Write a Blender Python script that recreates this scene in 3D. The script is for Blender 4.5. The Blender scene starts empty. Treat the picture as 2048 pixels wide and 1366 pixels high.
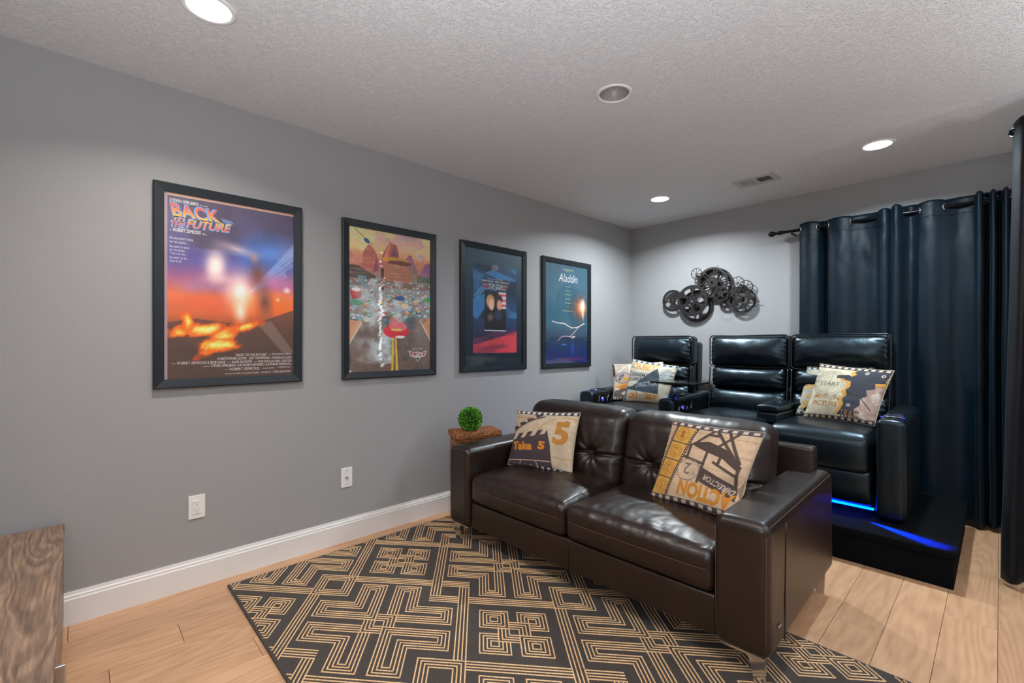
import bpy, bmesh, math, random
import numpy as np
from mathutils import Vector, Matrix

SC = bpy.context.scene
COL = SC.collection
PI = math.pi
random.seed(7); rng = np.random.default_rng(7)
H = 2.44; YB = 4.3673; XR = 4.7; YF = -0.52

# ------------------------------------------------------------------ camera
cd = bpy.data.cameras.new('camera'); cam = bpy.data.objects.new('camera', cd); COL.objects.link(cam)
cd.sensor_width = 36; cd.lens = 920.279 / 2048 * 36; cd.shift_y = 4.067 / 2048; cd.clip_start = 0.02
cam.location = (2.742, 0, 1.20563); cam.rotation_euler = (PI / 2, 0, 0.81441)
SC.camera = cam

# ------------------------------------------------------------------ world, lights, exposure
w = bpy.data.worlds.new('world'); SC.world = w; w.use_nodes = True
w.node_tree.nodes['Background'].inputs[0].default_value = (0.75, 0.85, 1, 1)
w.node_tree.nodes['Background'].inputs[1].default_value = 0.6
SC.view_settings.view_transform = 'Standard'; SC.view_settings.look = 'None'
SC.view_settings.gamma = 1; SC.view_settings.use_curve_mapping = False
SC.view_settings.exposure = 0.07
SC.cycles.use_denoising = True
SC.cycles.max_bounces = 10; SC.cycles.diffuse_bounces = 6; SC.cycles.sample_clamp_indirect = 6

def area(name, loc, rot, sx, sy, power, color, spread=180, shape='RECTANGLE'):
    l = bpy.data.lights.new(name, 'AREA'); l.shape = shape; l.size = sx
    if shape == 'RECTANGLE': l.size_y = sy
    l.energy = power; l.color = color; l.spread = math.radians(spread)
    o = bpy.data.objects.new(name, l); COL.objects.link(o); o.location = loc; o.rotation_euler = rot
    return o
WARM = (1.0, 0.93, 0.85); COOL = (0.86, 0.95, 1.0)
LAMPS = [(0.745, 0.351, WARM, 12), (2.221, 0.351, WARM, 6), (0.751, 3.616, COOL, 31), (2.221, 3.616, (0.76, 0.91, 1.0), 23), (3.70, 3.616, COOL, 7), (3.70, 0.351, WARM, 2)]
for i, (x, y, c, e) in enumerate(LAMPS):
    area('downlight_beam', (x, y, 2.436), (0, 0, 0), 0.12, 0, e, c, 134 if y < 2 else 152, 'DISK')
# added fill lights out of view, aimed up to brighten the ceiling
FILLS = [(3.05, -0.32, 0.95, 98), (4.15, 2.45, 1.62, 36)]
for x, y, z, e in FILLS: area('ceiling_fill', (x, y, z), (PI, 0, 0), 0.26, 0, e, (0.90, 0.96, 1.0), 150, 'DISK')

# ------------------------------------------------------------------ materials
def lin(c):
    c = np.asarray(c, float); return np.where(c <= 0.04045, c / 12.92, ((c + 0.055) / 1.055) ** 2.4)
def rgb(*c):
    return tuple(lin(np.array(c) / 255.0)) + (1,)
class NT:
    def __init__(s, name):
        s.m = bpy.data.materials.new(name); s.m.use_nodes = True; s.t = s.m.node_tree; s.n = s.t.nodes
        s.b = s.n['Principled BSDF']; s.out = s.n['Material Output']
    def add(s, t, **kw):
        n = s.n.new(t)
        for k, v in kw.items():
            if k in n.inputs: n.inputs[k].default_value = v
            else: setattr(n, k, v)
        return n
    def link(s, a, b): s.t.links.new(a, b)
    def set(s, **kw):
        for k, v in kw.items(): s.b.inputs[k.replace('_', ' ')].default_value = v
        return s
    def coord(s, scale=(1, 1, 1), kind='Object', rot=(0, 0, 0)):
        c = s.add('ShaderNodeTexCoord'); m = s.add('ShaderNodeMapping'); m.inputs['Scale'].default_value = scale; m.inputs['Rotation'].default_value = rot
        s.link(c.outputs[kind], m.inputs['Vector']); return m.outputs[0]
    def noise(s, vec, scale, detail=3, rough=.55, dist=0):
        n = s.add('ShaderNodeTexNoise'); n.inputs['Scale'].default_value = scale; n.inputs['Detail'].default_value = detail
        n.inputs['Roughness'].default_value = rough; n.inputs['Distortion'].default_value = dist
        if vec is not None: s.link(vec, n.inputs['Vector'])
        return n.outputs['Fac']
    def ramp(s, fac, stops):
        r = s.add('ShaderNodeValToRGB'); e = r.color_ramp.elements
        while len(e) < len(stops): e.new(0.5)
        for k, (p, c) in zip(e, stops): k.position = p; k.color = c if len(c) == 4 else tuple(c) + (1,)
        s.link(fac, r.inputs[0]); return r.outputs[0]
    def bump(s, h, strength, dist=0.01):
        b = s.add('ShaderNodeBump'); b.inputs['Strength'].default_value = strength; b.inputs['Distance'].default_value = dist
        s.link(h, b.inputs['Height']); s.link(b.outputs[0], s.b.inputs['Normal']); return b
    def mixv(s, a, b, f=.5, op='MIX'):
        m = s.add('ShaderNodeMath'); m.operation = 'MULTIPLY_ADD'; s.link(a, m.inputs[0]); m.inputs[1].default_value = 1 - f
        m2 = s.add('ShaderNodeMath'); m2.operation = 'MULTIPLY'; s.link(b, m2.inputs[0]); m2.inputs[1].default_value = f
        s.link(m2.outputs[0], m.inputs[2]); return m.outputs[0]
def plain(name, col, rough=.5, metal=0, **kw):
    t = NT(name); t.set(Base_Color=col, Roughness=rough, Metallic=metal, **kw)
    v = t.coord(); t.bump(t.noise(v, 220, 2), 0.06, 0.002); return t.m
M = {}
# wall paint with a light roller stipple
t = NT('wall_paint'); t.set(Base_Color=rgb(158, 158, 159), Roughness=.55)
v = t.coord(); t.bump(t.mixv(t.noise(v, 90, 3), t.noise(v, 14, 2), .4), .22, .006); M['wall'] = t.m
# ceiling: knockdown texture
t = NT('ceiling_texture'); t.set(Base_Color=rgb(226, 226, 228), Roughness=.6)
v = t.coord((1, 1, 1)); n1 = t.noise(v, 44, 3, .5, 1.1)
r1 = t.ramp(n1, [(0, (0, 0, 0)), (.47, (0, 0, 0)), (.53, (1, 1, 1)), (.60, (.25, .25, .25)), (1, (.25, .25, .25))])
t.bump(r1, .5, .006); M['ceil'] = t.m
M['trim'] = plain('white_trim_paint', rgb(232, 230, 228), .35)
# oak planks
t = NT('oak_plank'); t.set(Roughness=.42)
oi = t.add('ShaderNodeObjectInfo'); tc = t.add('ShaderNodeTexCoord'); mp = t.add('ShaderNodeMapping'); mp.inputs['Scale'].default_value = (1, .13, 1)
t.link(tc.outputs['Object'], mp.inputs['Vector'])
sc = t.add('ShaderNodeVectorMath'); sc.operation = 'SCALE'; t.link(oi.outputs['Random'], sc.inputs['Scale']); sc.inputs[0].default_value = (13, 31, 7)
ad = t.add('ShaderNodeVectorMath'); ad.operation = 'ADD'; t.link(mp.outputs[0], ad.inputs[0]); t.link(sc.outputs[0], ad.inputs[1])
big = t.add('ShaderNodeTexNoise'); big.inputs['Scale'].default_value = 4.2; big.inputs['Detail'].default_value = 1.5; t.link(ad.outputs[0], big.inputs['Vector'])
mm = t.add('ShaderNodeMath'); mm.operation = 'MULTIPLY'; t.link(big.outputs['Fac'], mm.inputs[0]); mm.inputs[1].default_value = 22
fr = t.add('ShaderNodeMath'); fr.operation = 'PINGPONG'; t.link(mm.outputs[0], fr.inputs[0]); fr.inputs[1].default_value = .5
fine = t.add('ShaderNodeTexNoise'); fine.inputs['Scale'].default_value = 60; fine.inputs['Detail'].default_value = 4; t.link(ad.outputs[0], fine.inputs['Vector'])
g = t.mixv(fr.outputs[0], fine.outputs['Fac'], .55)
c1 = t.ramp(g, [(.15, rgb(182, 138, 103)), (.5, rgb(205, 161, 124)), (.8, rgb(212, 172, 137))])
hs = t.add('ShaderNodeHueSaturation'); t.link(c1, hs.inputs['Color'])
mr = t.add('ShaderNodeMapRange'); t.link(oi.outputs['Random'], mr.inputs[0]); mr.inputs[3].default_value = .90; mr.inputs[4].default_value = 1.06
t.link(mr.outputs[0], hs.inputs['Value']); t.link(hs.outputs[0], t.b.inputs['Base Color']); t.bump(g, .12, .002); M['oak'] = t.m
# grey-brown rustic laminate for the media console
t = NT('rustic_laminate'); t.set(Roughness=.4)
v = t.coord((.22, 1.25, 1)); n1 = t.noise(v, 7, 2.5, .5, .9); mm = t.add('ShaderNodeMath'); mm.operation = 'MULTIPLY'; t.link(n1, mm.inputs[0]); mm.inputs[1].default_value = 9
fr = t.add('ShaderNodeMath'); fr.operation = 'PINGPONG'; t.link(mm.outputs[0], fr.inputs[0]); fr.inputs[1].default_value = .5
v2 = t.coord((.10, 1.6, 1)); g = t.mixv(fr.outputs[0], t.noise(v2, 60, 5, .7), .62)
t.link(t.ramp(g, [(.2, rgb(84, 66, 54)), (.42, rgb(132, 106, 88)), (.62, rgb(172, 142, 118)), (.85, rgb(196, 170, 146))]), t.b.inputs['Base Color'])
t.bump(g, .35, .003); M['rustic'] = t.m
def leather(name, col, rough, wr=.35, scl=7, coat=.25):
    t = NT(name); t.set(Roughness=rough, Coat_Weight=coat, Coat_Roughness=.22, Specular_IOR_Level=.55)
    v = t.coord(); big = t.noise(v, scl, 3, .55, .8); fine = t.noise(v, 420, 2)
    c = t.ramp(big, [(.3, tuple(np.array(col[:3]) * .8) + (1,)), (.7, tuple(np.array(col[:3]) * 1.25) + (1,))]); t.link(c, t.b.inputs['Base Color'])
    vs = t.coord((1, 1, .6)); cre = t.noise(vs, scl * 3.2, 4, .6, 1.6)
    t.bump(t.mixv(t.mixv(big, cre, .6), fine, .12), wr, .014); return t.m
M['brown'] = leather('brown_leather', rgb(33, 19, 14), .38, .09, 6, .12)
M['black'] = leather('black_leather', rgb(9, 14, 19), .34, .13, 6, .15)
M['black'].node_tree.nodes['Principled BSDF'].inputs['Specular Tint'].default_value = (.60, .85, 1, 1)
M['welt'] = leather('leather_welt', rgb(24, 25, 28), .28, .1)
M['thread'] = plain('tan_thread', rgb(104, 76, 62), .7)
t = NT('polished_steel'); t.set(Base_Color=(.75, .75, .76, 1), Roughness=.16, Metallic=1); M['chrome'] = t.m
M['nickel'] = plain('brushed_nickel', (.62, .63, .64, 1), .28, 1)
M['blackplastic'] = plain('gloss_black_plastic', (.006, .006, .008, 1), .16)
M['blackmetal'] = plain('black_rod_metal', (.012, .013, .015, 1), .28, .6)
M['gunmetal'] = plain('dark_bronze_sheet', rgb(66, 62, 62), .42, .75)
t = NT('black_frame_paint'); t.set(Base_Color=rgb(24, 32, 38), Roughness=.33); v = t.coord((1, 6, 1)); t.bump(t.noise(v, 80, 3), .08, .002); M['frame'] = t.m
t = NT('black_carpet'); t.set(Roughness=.98, Sheen_Weight=.0, Specular_IOR_Level=.1); v = t.coord(); n = t.noise(v, 330, 4, .7)
t.link(t.ramp(n, [(.3, rgb(5, 5, 7)), (.7, rgb(19, 21, 25))]), t.b.inputs['Base Color']); t.bump(n, .9, .005); M['carpet'] = t.m
def cloth(name, c1, c2, sheen=.4, rough=.48):
    t = NT(name); t.set(Roughness=rough, Sheen_Weight=sheen, Sheen_Roughness=.35, Sheen_Tint=(.55, .8, 1, 1), Specular_IOR_Level=.3)
    v = t.coord((1, 1, .4)); n = t.noise(v, 9, 4, .6, .6); t.link(t.ramp(n, [(.3, c1), (.7, c2)]), t.b.inputs['Base Color'])
    t.bump(t.mixv(n, t.noise(t.coord(), 500, 2), .25), .22, .012); return t.m
M['curtain'] = cloth('blackout_satin', rgb(4, 19, 28), rgb(7, 26, 38), .04, .45)
M['curtain2'] = cloth('door_drape_cloth', rgb(10, 10, 15), rgb(14, 13, 20), .05, .65)
t = NT('rug_pile'); t.set(Roughness=.95, Sheen_Weight=.1); v = t.coord(); n = t.noise(v, 260, 4, .7)
fl = t.noise(v, 95, 2, .5); spk = t.ramp(fl, [(.72, (0, 0, 0)), (.78, (1, 1, 1))])
base = t.ramp(n, [(.3, rgb(38, 31, 28)), (.7, rgb(74, 63, 57))]); mx = t.add('ShaderNodeMix'); mx.data_type = 'RGBA'
t.link(spk, mx.inputs[0]); t.link(base, mx.inputs[6]); mx.inputs[7].default_value = rgb(150, 135, 120)
t.link(mx.outputs[2], t.b.inputs['Base Color']); t.bump(n, .8, .004); M['rug'] = t.m
t = NT('tan_yarn'); t.set(Roughness=.9); v = t.coord(); n = t.noise(v, 240, 3, .6)
t.link(t.ramp(n, [(.35, rgb(208, 160, 108)), (.6, rgb(250, 212, 162))]), t.b.inputs['Base Color']); t.bump(n, .8, .003); M['yarn'] = t.m
t = NT('wicker'); t.set(Roughness=.55); oi = t.coord(); n = t.noise(oi, 150, 2)
t.link(t.ramp(n, [(.34, rgb(58, 30, 16)), (.5, rgb(146, 86, 44)), (.66, rgb(212, 152, 96))]), t.b.inputs['Base Color']); M['wicker'] = t.m
t = NT('box_leaf'); t.set(Roughness=.4); v = t.coord(); n = t.noise(v, 95, 2)
t.link(t.ramp(n, [(.35, rgb(38, 98, 14)), (.55, rgb(84, 160, 26)), (.7, rgb(150, 205, 60))]), t.b.inputs['Base Color']); M['leaf'] = t.m
M['leafcore'] = plain('dark_foam_core', rgb(14, 36, 10), .9)
M['white'] = plain('white_plastic', rgb(236, 234, 232), .3)
M['slot'] = plain('dark_slot', rgb(40, 38, 38), .6)
M['ventmetal'] = plain('grille_paint', rgb(190, 188, 186), .4)
M['duct'] = plain('duct_dark', rgb(30, 30, 31), .8)
def emit(name, col, s):
    t = NT(name); t.set(Base_Color=(0, 0, 0, 1)); t.b.inputs['Emission Color'].default_value = col; t.b.inputs['Emission Strength'].default_value = s; return t.m
M['lamp'] = emit('lit_lamp_lens', (1, .98, .96, 1), 9)
M['blue'] = emit('blue_led', (.02, .04, 1, 1), 2.2)
M['cyan'] = emit('blue_led_tape', (.0, .035, 1, 1), 22)
M['streaktube'] = emit('added_tube_glow', (.93, .98, 1, 1), 26)
M['lensoff'] = plain('unlit_lens', rgb(150, 146, 144), .4)
def glass(name, wavy):
    t = NT(name); t.n.remove(t.b); tr = t.add('ShaderNodeBsdfTransparent'); gl = t.add('ShaderNodeBsdfGlossy'); gl.inputs['Roughness'].default_value = .03
    f = t.add('ShaderNodeFresnel'); f.inputs['IOR'].default_value = 1.5; mx = t.add('ShaderNodeMixShader'); ge = t.add('ShaderNodeNewGeometry'); m1 = t.add('ShaderNodeMath'); m1.operation = 'SUBTRACT'; m1.inputs[0].default_value = 1; t.link(ge.outputs['Backfacing'], m1.inputs[1]); m2 = t.add('ShaderNodeMath'); m2.operation = 'MULTIPLY'; t.link(f.outputs[0], m2.inputs[0]); t.link(m1.outputs[0], m2.inputs[1]); t.link(m2.outputs[0], mx.inputs[0])
    t.link(tr.outputs[0], mx.inputs[1]); t.link(gl.outputs[0], mx.inputs[2]); t.link(mx.outputs[0], t.out.inputs['Surface'])
    v = t.coord((1, .10, 1.5) if wavy else (1, 1, 1)); n = t.noise(v, 11 if wavy else 3, 2.5 if wavy else 1, .5, .5 if wavy else 0)
    b = t.add('ShaderNodeBump'); b.inputs['Strength'].default_value = .32 if wavy else .04; b.inputs['Distance'].default_value = .012; t.link(n, b.inputs['Height'])
    t.link(b.outputs[0], gl.inputs['Normal']); t.link(b.outputs[0], f.inputs['Normal']); return t.m
M['glass'] = glass('clear_glazing', 0); M['wavyglass'] = glass('wavy_plastic_glazing', 1)
def vcol(name, rough, bump=0, weave=600):
    t = NT(name); a = t.add('ShaderNodeVertexColor'); a.layer_name = 'print'; t.link(a.outputs[0], t.b.inputs['Base Color']); t.set(Roughness=rough)
    if bump: t.bump(t.noise(t.coord(), weave, 2), bump, .002)
    return t.m
M['paper'] = vcol('poster_print', .5); M['canvas'] = vcol('printed_linen', .85, .4)
INK = {}
def ink(*c):
    if c not in INK: INK[c] = plain('ink_%d_%d_%d' % c, rgb(*c), .5)
    return INK[c]

# ------------------------------------------------------------------ object helpers
def mesh(name, V, F, mat, smooth=False, cols=None):
    me = bpy.data.meshes.new(name)
    me.from_pydata([tuple(map(float, v)) for v in V], [], [tuple(map(int, f)) for f in F])
    me.materials.append(mat)
    if smooth: me.shade_smooth()
    if cols is not None:
        a = me.color_attributes.new('print', 'FLOAT_COLOR', 'POINT'); c = np.ones((len(V), 4)); c[:, :3] = cols
        a.data.foreach_set('color', c.ravel().astype(np.float32))
    me.update(); return me
def tag(o, label=None, cat=None, group=None, kind=None):
    if label: o['label'] = label
    if cat: o['category'] = cat
    if group: o['group'] = group
    if kind: o['kind'] = kind
    return o
def thing(name, label, cat, loc=(0, 0, 0), rotz=0, group=None):
    o = bpy.data.objects.new(name, None); o.empty_display_size = .05; COL.objects.link(o); o.location = loc; o.rotation_euler = (0, 0, rotz)
    return tag(o, label, cat, group)
def part(name, g, mat, parent=None, smooth=False, label=None, kind=None, cols=None):
    V, F = g; o = bpy.data.objects.new(name, mesh(name, V, F, mat, smooth, cols)); COL.objects.link(o)
    if parent is not None: o.parent = parent
    return tag(o, label, kind=kind)
def join(*gs):
    V = []; F = []; n = 0
    for v, f in gs:
        V.extend([tuple(p) for p in v]); F.extend([tuple(i + n for i in q) for q in f]); n += len(v)
    return V, F
def shift(g, d): return [(p[0] + d[0], p[1] + d[1], p[2] + d[2]) for p in g[0]], g[1]
def xf(g, m): return [tuple(m @ Vector(p)) for p in g[0]], g[1]
def box(x0, x1, y0, y1, z0, z1, b=0):
    if b:
        return rbox((x1 - x0, y1 - y0, z1 - z0), b, (1, 1, 1), 2, ((x0 + x1) / 2, (y0 + y1) / 2, (z0 + z1) / 2))
    V = [(x, y, z) for z in (z0, z1) for y in (y0, y1) for x in (x0, x1)]
    return V, [(0, 2, 3, 1), (4, 5, 7, 6), (0, 1, 5, 4), (2, 6, 7, 3), (0, 4, 6, 2), (1, 3, 7, 5)]
def axis(s, r, n, m):
    r = min(r, s / 2 - 1e-4); th = np.linspace(0, PI / 4, m + 1)
    e = s / 2 - r + r * np.tan(th); inner = np.linspace(-(s / 2 - r), s / 2 - r, n + 1)
    return np.concatenate([-e[::-1][:-1], inner, e[1:]])
def rbox(size, r, n=(1, 1, 1), m=3, c=(0, 0, 0), fn=None):
    """box with rounded edges; n inner divisions per axis, m divisions in the rounding, fn displaces (P, N) in local coords"""
    ax = [axis(size[i], r, n[i], m) for i in range(3)]; Vs = []; Fs = []; off = 0
    for a in range(3):
        b_, c_ = (a + 1) % 3, (a + 2) % 3
        for sgn in (-1, 1):
            U, W = np.meshgrid(ax[b_], ax[c_], indexing='ij'); P = np.zeros(U.shape + (3,)); P[..., a] = sgn * size[a] / 2; P[..., b_] = U; P[..., c_] = W
            nu, nw = U.shape; idx = np.arange(nu * nw).reshape(nu, nw) + off
            q = np.stack([idx[:-1, :-1], idx[1:, :-1], idx[1:, 1:], idx[:-1, 1:]], -1).reshape(-1, 4)
            if sgn < 0: q = q[:, ::-1]
            Vs.append(P.reshape(-1, 3)); Fs.append(q); off += nu * nw
    V = np.concatenate(Vs); F = np.concatenate(Fs)
    k = np.round(V, 6); _, first, inv = np.unique(k, axis=0, return_index=True, return_inverse=True); inv = inv.reshape(-1)
    V = V[first]; F = inv[F]
    half = np.array(size) / 2; inn = half - np.minimum(r, half - 1e-4); Q = np.clip(V, -inn, inn); D = V - Q
    N = D / np.maximum(np.linalg.norm(D, axis=1, keepdims=True), 1e-9); P = Q + N * min(r, half.min() - 1e-4)
    if fn is not None: P = fn(P, N, half)
    return P + np.array(c), [tuple(f) for f in F]
def frames(path, closed=False):
    path = [Vector(p) for p in path]; n = len(path); out = []; prev = None
    for i in range(n):
        a = path[(i - 1) % n] if (closed or i) else path[0]; b = path[(i + 1) % n] if (closed or i < n - 1) else path[-1]
        tg = (b - a).normalized(); u = prev if prev is not None else (Vector((0, 0, 1)) if abs(tg.z) < .9 else Vector((1, 0, 0)))
        u = (u - tg * u.dot(tg)).normalized(); prev = u; out.append((path[i], u, tg.cross(u)))
    return out
def tube(path, r, n=8, closed=False, cap=True):
    fr = frames(path, closed); V = []; F = []; k = len(fr); rr = r if hasattr(r, '__len__') else [r] * k
    for (p, u, v), q in zip(fr, rr):
        for i in range(n): a = 2 * PI * i / n; V.append(tuple(p + u * math.cos(a) * q + v * math.sin(a) * q))
    for j in range(k if closed else k - 1):
        for i in range(n): a, b = j * n + i, j * n + (i + 1) % n; c, d = ((j + 1) % k) * n + (i + 1) % n, ((j + 1) % k) * n + i; F.append((a, b, c, d))
    if cap and not closed: F.append(tuple(range(n))[::-1]); F.append(tuple(range((k - 1) * n, k * n)))
    return V, F
def lathe(prof, n=24, c=(0, 0, 0)):
    V = []; F = []; k = len(prof)
    for i in range(n):
        a = 2 * PI * i / n
        for r, z in prof: V.append((c[0] + r * math.cos(a), c[1] + r * math.sin(a), c[2] + z))
    for i in range(n):
        for j in range(k - 1): F.append((i * k + j, ((i + 1) % n) * k + j, ((i + 1) % n) * k + j + 1, i * k + j + 1))
    return V, F
def gridf(P):
    nu, nv = P.shape[:2]; idx = np.arange(nu * nv).reshape(nu, nv)
    F = np.stack([idx[:-1, :-1], idx[1:, :-1], idx[1:, 1:], idx[:-1, 1:]], -1).reshape(-1, 4); return P.reshape(-1, 3), [tuple(f) for f in F]
def extrude(poly, z0, z1):
    n = len(poly); V = [(x, y, z0) for x, y in poly] + [(x, y, z1) for x, y in poly]
    F = [tuple(range(n))[::-1], tuple(range(n, 2 * n))] + [(i, (i + 1) % n, (i + 1) % n + n, i + n) for i in range(n)]; return V, F
def vnoise(x, y, seed=0, octv=4):
    r = np.random.default_rng(seed); T = r.random((64, 64)); s = np.zeros(np.broadcast(x, y).shape); a = 1; tot = 0
    for o in range(octv):
        X = x * 2 ** o + o * 17.3; Y = y * 2 ** o + o * 9.1; xi = np.floor(X).astype(int); yi = np.floor(Y).astype(int); fx = X - xi; fy = Y - yi
        fx = fx * fx * (3 - 2 * fx); fy = fy * fy * (3 - 2 * fy); g = lambda i, j: T[(xi + i) % 64, (yi + j) % 64]
        s = s + a * ((g(0, 0) * (1 - fx) + g(1, 0) * fx) * (1 - fy) + (g(0, 1) * (1 - fx) + g(1, 1) * fx) * fy); tot += a; a *= .55
    return s / tot
# ---- lettering: outline of a string as triangles, fitted to a box
_txt = {}
def text_tris(s, shear=0., bold=0.):
    k = (s, shear, bold)
    if k in _txt: return _txt[k]
    cu = bpy.data.curves.new('lettering', 'FONT'); cu.body = s; cu.shear = shear; cu.offset = bold; cu.resolution_u = 3; cu.size = 1
    ob = bpy.data.objects.new('lettering', cu); COL.objects.link(ob); dg = bpy.context.evaluated_depsgraph_get(); dg.update()
    me = ob.evaluated_get(dg).to_mesh(); me.calc_loop_triangles()
    V = np.array([v.co[:2] for v in me.vertices]); T = np.array([tuple(l.vertices) for l in me.loop_triangles])
    ob.evaluated_get(dg).to_mesh_clear(); bpy.data.objects.remove(ob); bpy.data.curves.remove(cu)
    lo = V.min(0); hi = V.max(0); V = (V - lo) / (hi - lo); _txt[k] = (V, T, (hi - lo)[0] / (hi - lo)[1]); return _txt[k]
def fit(s, x0, y0, x1, y1, shear=0, bold=0, rot=0, mirror=False):
    V, T, _ = text_tris(s, shear, bold); V = V.copy()
    if mirror: V[:, 0] = 1 - V[:, 0]
    V = np.stack([(V[:, 0] - .5) * (x1 - x0), (V[:, 1] - .5) * (y1 - y0)], 1)
    c, sn = math.cos(rot), math.sin(rot); V = V @ np.array([[c, sn], [-sn, c]]); return V + np.array([(x0 + x1) / 2, (y0 + y1) / 2]), T
# ---- a small painter: colours held on the vertices of a flat print
class Paint:
    def __init__(s, nu, nv, aspect=1.):
        s.nu, s.nv = nu, nv; s.asp = aspect; s.u, s.v = np.meshgrid(np.linspace(0, 1, nu), np.linspace(0, 1, nv), indexing='ij'); s.c = np.zeros((nu, nv, 3))
    def fill(s, col, mask=None):
        col = np.array(col, float) / 255.; m = np.ones(s.u.shape) if mask is None else np.clip(mask.astype(float), 0, 1); s.c = s.c * (1 - m[..., None]) + col * m[..., None]; return s
    def vgrad(s, stops):
        v = [a for a, _ in stops]; c = np.array([b for _, b in stops]) / 255.
        for k in range(3): s.c[..., k] = np.interp(s.v, v, c[:, k])
        return s
    def poly(s, pts, col, a=1):
        inside = np.zeros(s.u.shape, bool); n = len(pts)
        for i in range(n):
            (x0, y0), (x1, y1) = pts[i], pts[(i + 1) % n]
            if y0 == y1: continue
            cr = ((y0 > s.v) != (y1 > s.v)) & (s.u < (x1 - x0) * (s.v - y0) / (y1 - y0) + x0); inside ^= cr
        return s.fill(col, inside * a)
    def rect(s, x0, y0, x1, y1, col): return s.fill(col, (s.u >= x0) & (s.u <= x1) & (s.v >= y0) & (s.v <= y1))
    def ell(s, x, y, rx, ry, col, soft=0., a=1, rot=0):
        dx, dy = s.u - x, s.v - y
        if rot: c, n = math.cos(rot), math.sin(rot); dx, dy = dx * c + dy * n, -dx * n + dy * c
        d = np.sqrt((dx / rx) ** 2 + (dy / ry) ** 2); m = (d < 1) * 1. if not soft else np.clip((1 - d) / soft, 0, 1) ** 1.5; return s.fill(col, m * a)
    def ring(s, x, y, r, w_, col, a=1, ry=None, a0=None, a1=None):
        ry = ry or r; d = np.sqrt(((s.u - x) / r) ** 2 + ((s.v - y) / ry) ** 2); m = np.abs(d - 1) * r < w_ / 2
        if a0 is not None: an = np.degrees(np.arctan2(s.v - y, s.u - x)) % 360; m &= (an >= a0) & (an <= a1)
        return s.fill(col, m * a)
    def line(s, pts, w_, col, a=1):
        for (x0, y0), (x1, y1) in zip(pts[:-1], pts[1:]):
            dx, dy = x1 - x0, (y1 - y0); L = dx * dx + dy * dy + 1e-12; tt = np.clip(((s.u - x0) * dx + (s.v - y0) * dy) / L, 0, 1)
            d = np.hypot(s.u - x0 - tt * dx, (s.v - y0 - tt * dy) * s.asp); s.fill(col, np.clip((w_ / 2 - d) / (w_ * .25 + .002) + .5, 0, 1) * a)
        return s
    def text(s, body, x0, y0, x1, y1, col, **k):
        V, T = fit(body, x0, y0, x1, y1, **k); m = np.zeros(s.u.shape, bool); nu, nv = s.nu, s.nv
        for tri in T:
            P = V[tri]; i0, i1 = max(int(P[:, 0].min() * (nu - 1)), 0), min(int(P[:, 0].max() * (nu - 1)) + 2, nu); j0, j1 = max(int(P[:, 1].min() * (nv - 1)), 0), min(int(P[:, 1].max() * (nv - 1)) + 2, nv)
            if i1 <= i0 or j1 <= j0: continue
            U, W = s.u[i0:i1, j0:j1], s.v[i0:i1, j0:j1]; e = []
            for a_ in range(3):
                (xa, ya), (xb, yb) = P[a_], P[(a_ + 1) % 3]; e.append((xb - xa) * (W - ya) - (yb - ya) * (U - xa))
            m[i0:i1, j0:j1] |= ((e[0] >= 0) & (e[1] >= 0) & (e[2] >= 0)) | ((e[0] <= 0) & (e[1] <= 0) & (e[2] <= 0))
        return s.fill(col, m)
    def grime(s, amt, sc=6, seed=1):
        n = vnoise(s.u * sc, s.v * sc * s.asp, seed); s.c = np.clip(s.c * (1 - amt + 2 * amt * n[..., None]), 0, 1); return s
    def out(s, gain=1.): return np.clip(lin(s.c).reshape(-1, 3) * gain, 0, .9)

def W(g, th):
    m = Matrix.Translation(th.location) @ Matrix.Rotation(th.rotation_euler[2], 4, 'Z'); return xf(g, m.inverted())
def struct(name, g, mat, smooth=False, parent=None, label=None):
    o = part(name, g, mat, parent, smooth, label)
    if parent is None: o['kind'] = 'structure'
    return o

# ================================================================== the room
struct('wall_left', box(-.12, 0, YF - .12, YB + .12, -.12, H + .12), M['wall'])
struct('wall_back', box(0, XR, YB, YB + .12, -.12, H + .12), M['wall'])
struct('wall_front', box(0, XR, YF - .12, YF, -.12, H + .12), M['wall'])
struct('wall_right', box(XR, XR + .12, YF - .12, YB + .12, -.12, H + .12), M['wall'])
# ceiling with round cut-outs for the recessed fittings
HOLES = [(x, y) for x, y, _, _ in LAMPS] + [(1.433, 1.93)]
cu = bpy.data.curves.new('ceiling', 'CURVE'); cu.dimensions = '2D'; cu.fill_mode = 'BOTH'; cu.extrude = .004
def spl(pts):
    s = cu.splines.new('POLY'); s.points.add(len(pts) - 1); s.use_cyclic_u = True
    for p, (x, y) in zip(s.points, pts): p.co = (x, y, 0, 1)
spl([(0, YF), (XR, YF), (XR, YB), (0, YB)])
for x, y in HOLES: spl([(x + .078 * math.cos(a), y + .078 * math.sin(a)) for a in np.linspace(0, 2 * PI, 33)[:-1]])
tmp = bpy.data.objects.new('tmp', cu); COL.objects.link(tmp); dg = bpy.context.evaluated_depsgraph_get(); dg.update()
me = bpy.data.meshes.new_from_object(tmp.evaluated_get(dg)); bpy.data.objects.remove(tmp)
me.materials.clear(); me.materials.append(M['ceil']); ce = bpy.data.objects.new('ceiling', me); COL.objects.link(ce); ce.location.z = H + .004; ce['kind'] = 'structure'
struct('roof_slab', box(0, XR, YF, YB, H + .14, H + .2), M['duct'])['kind'] = 'structure'
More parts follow.
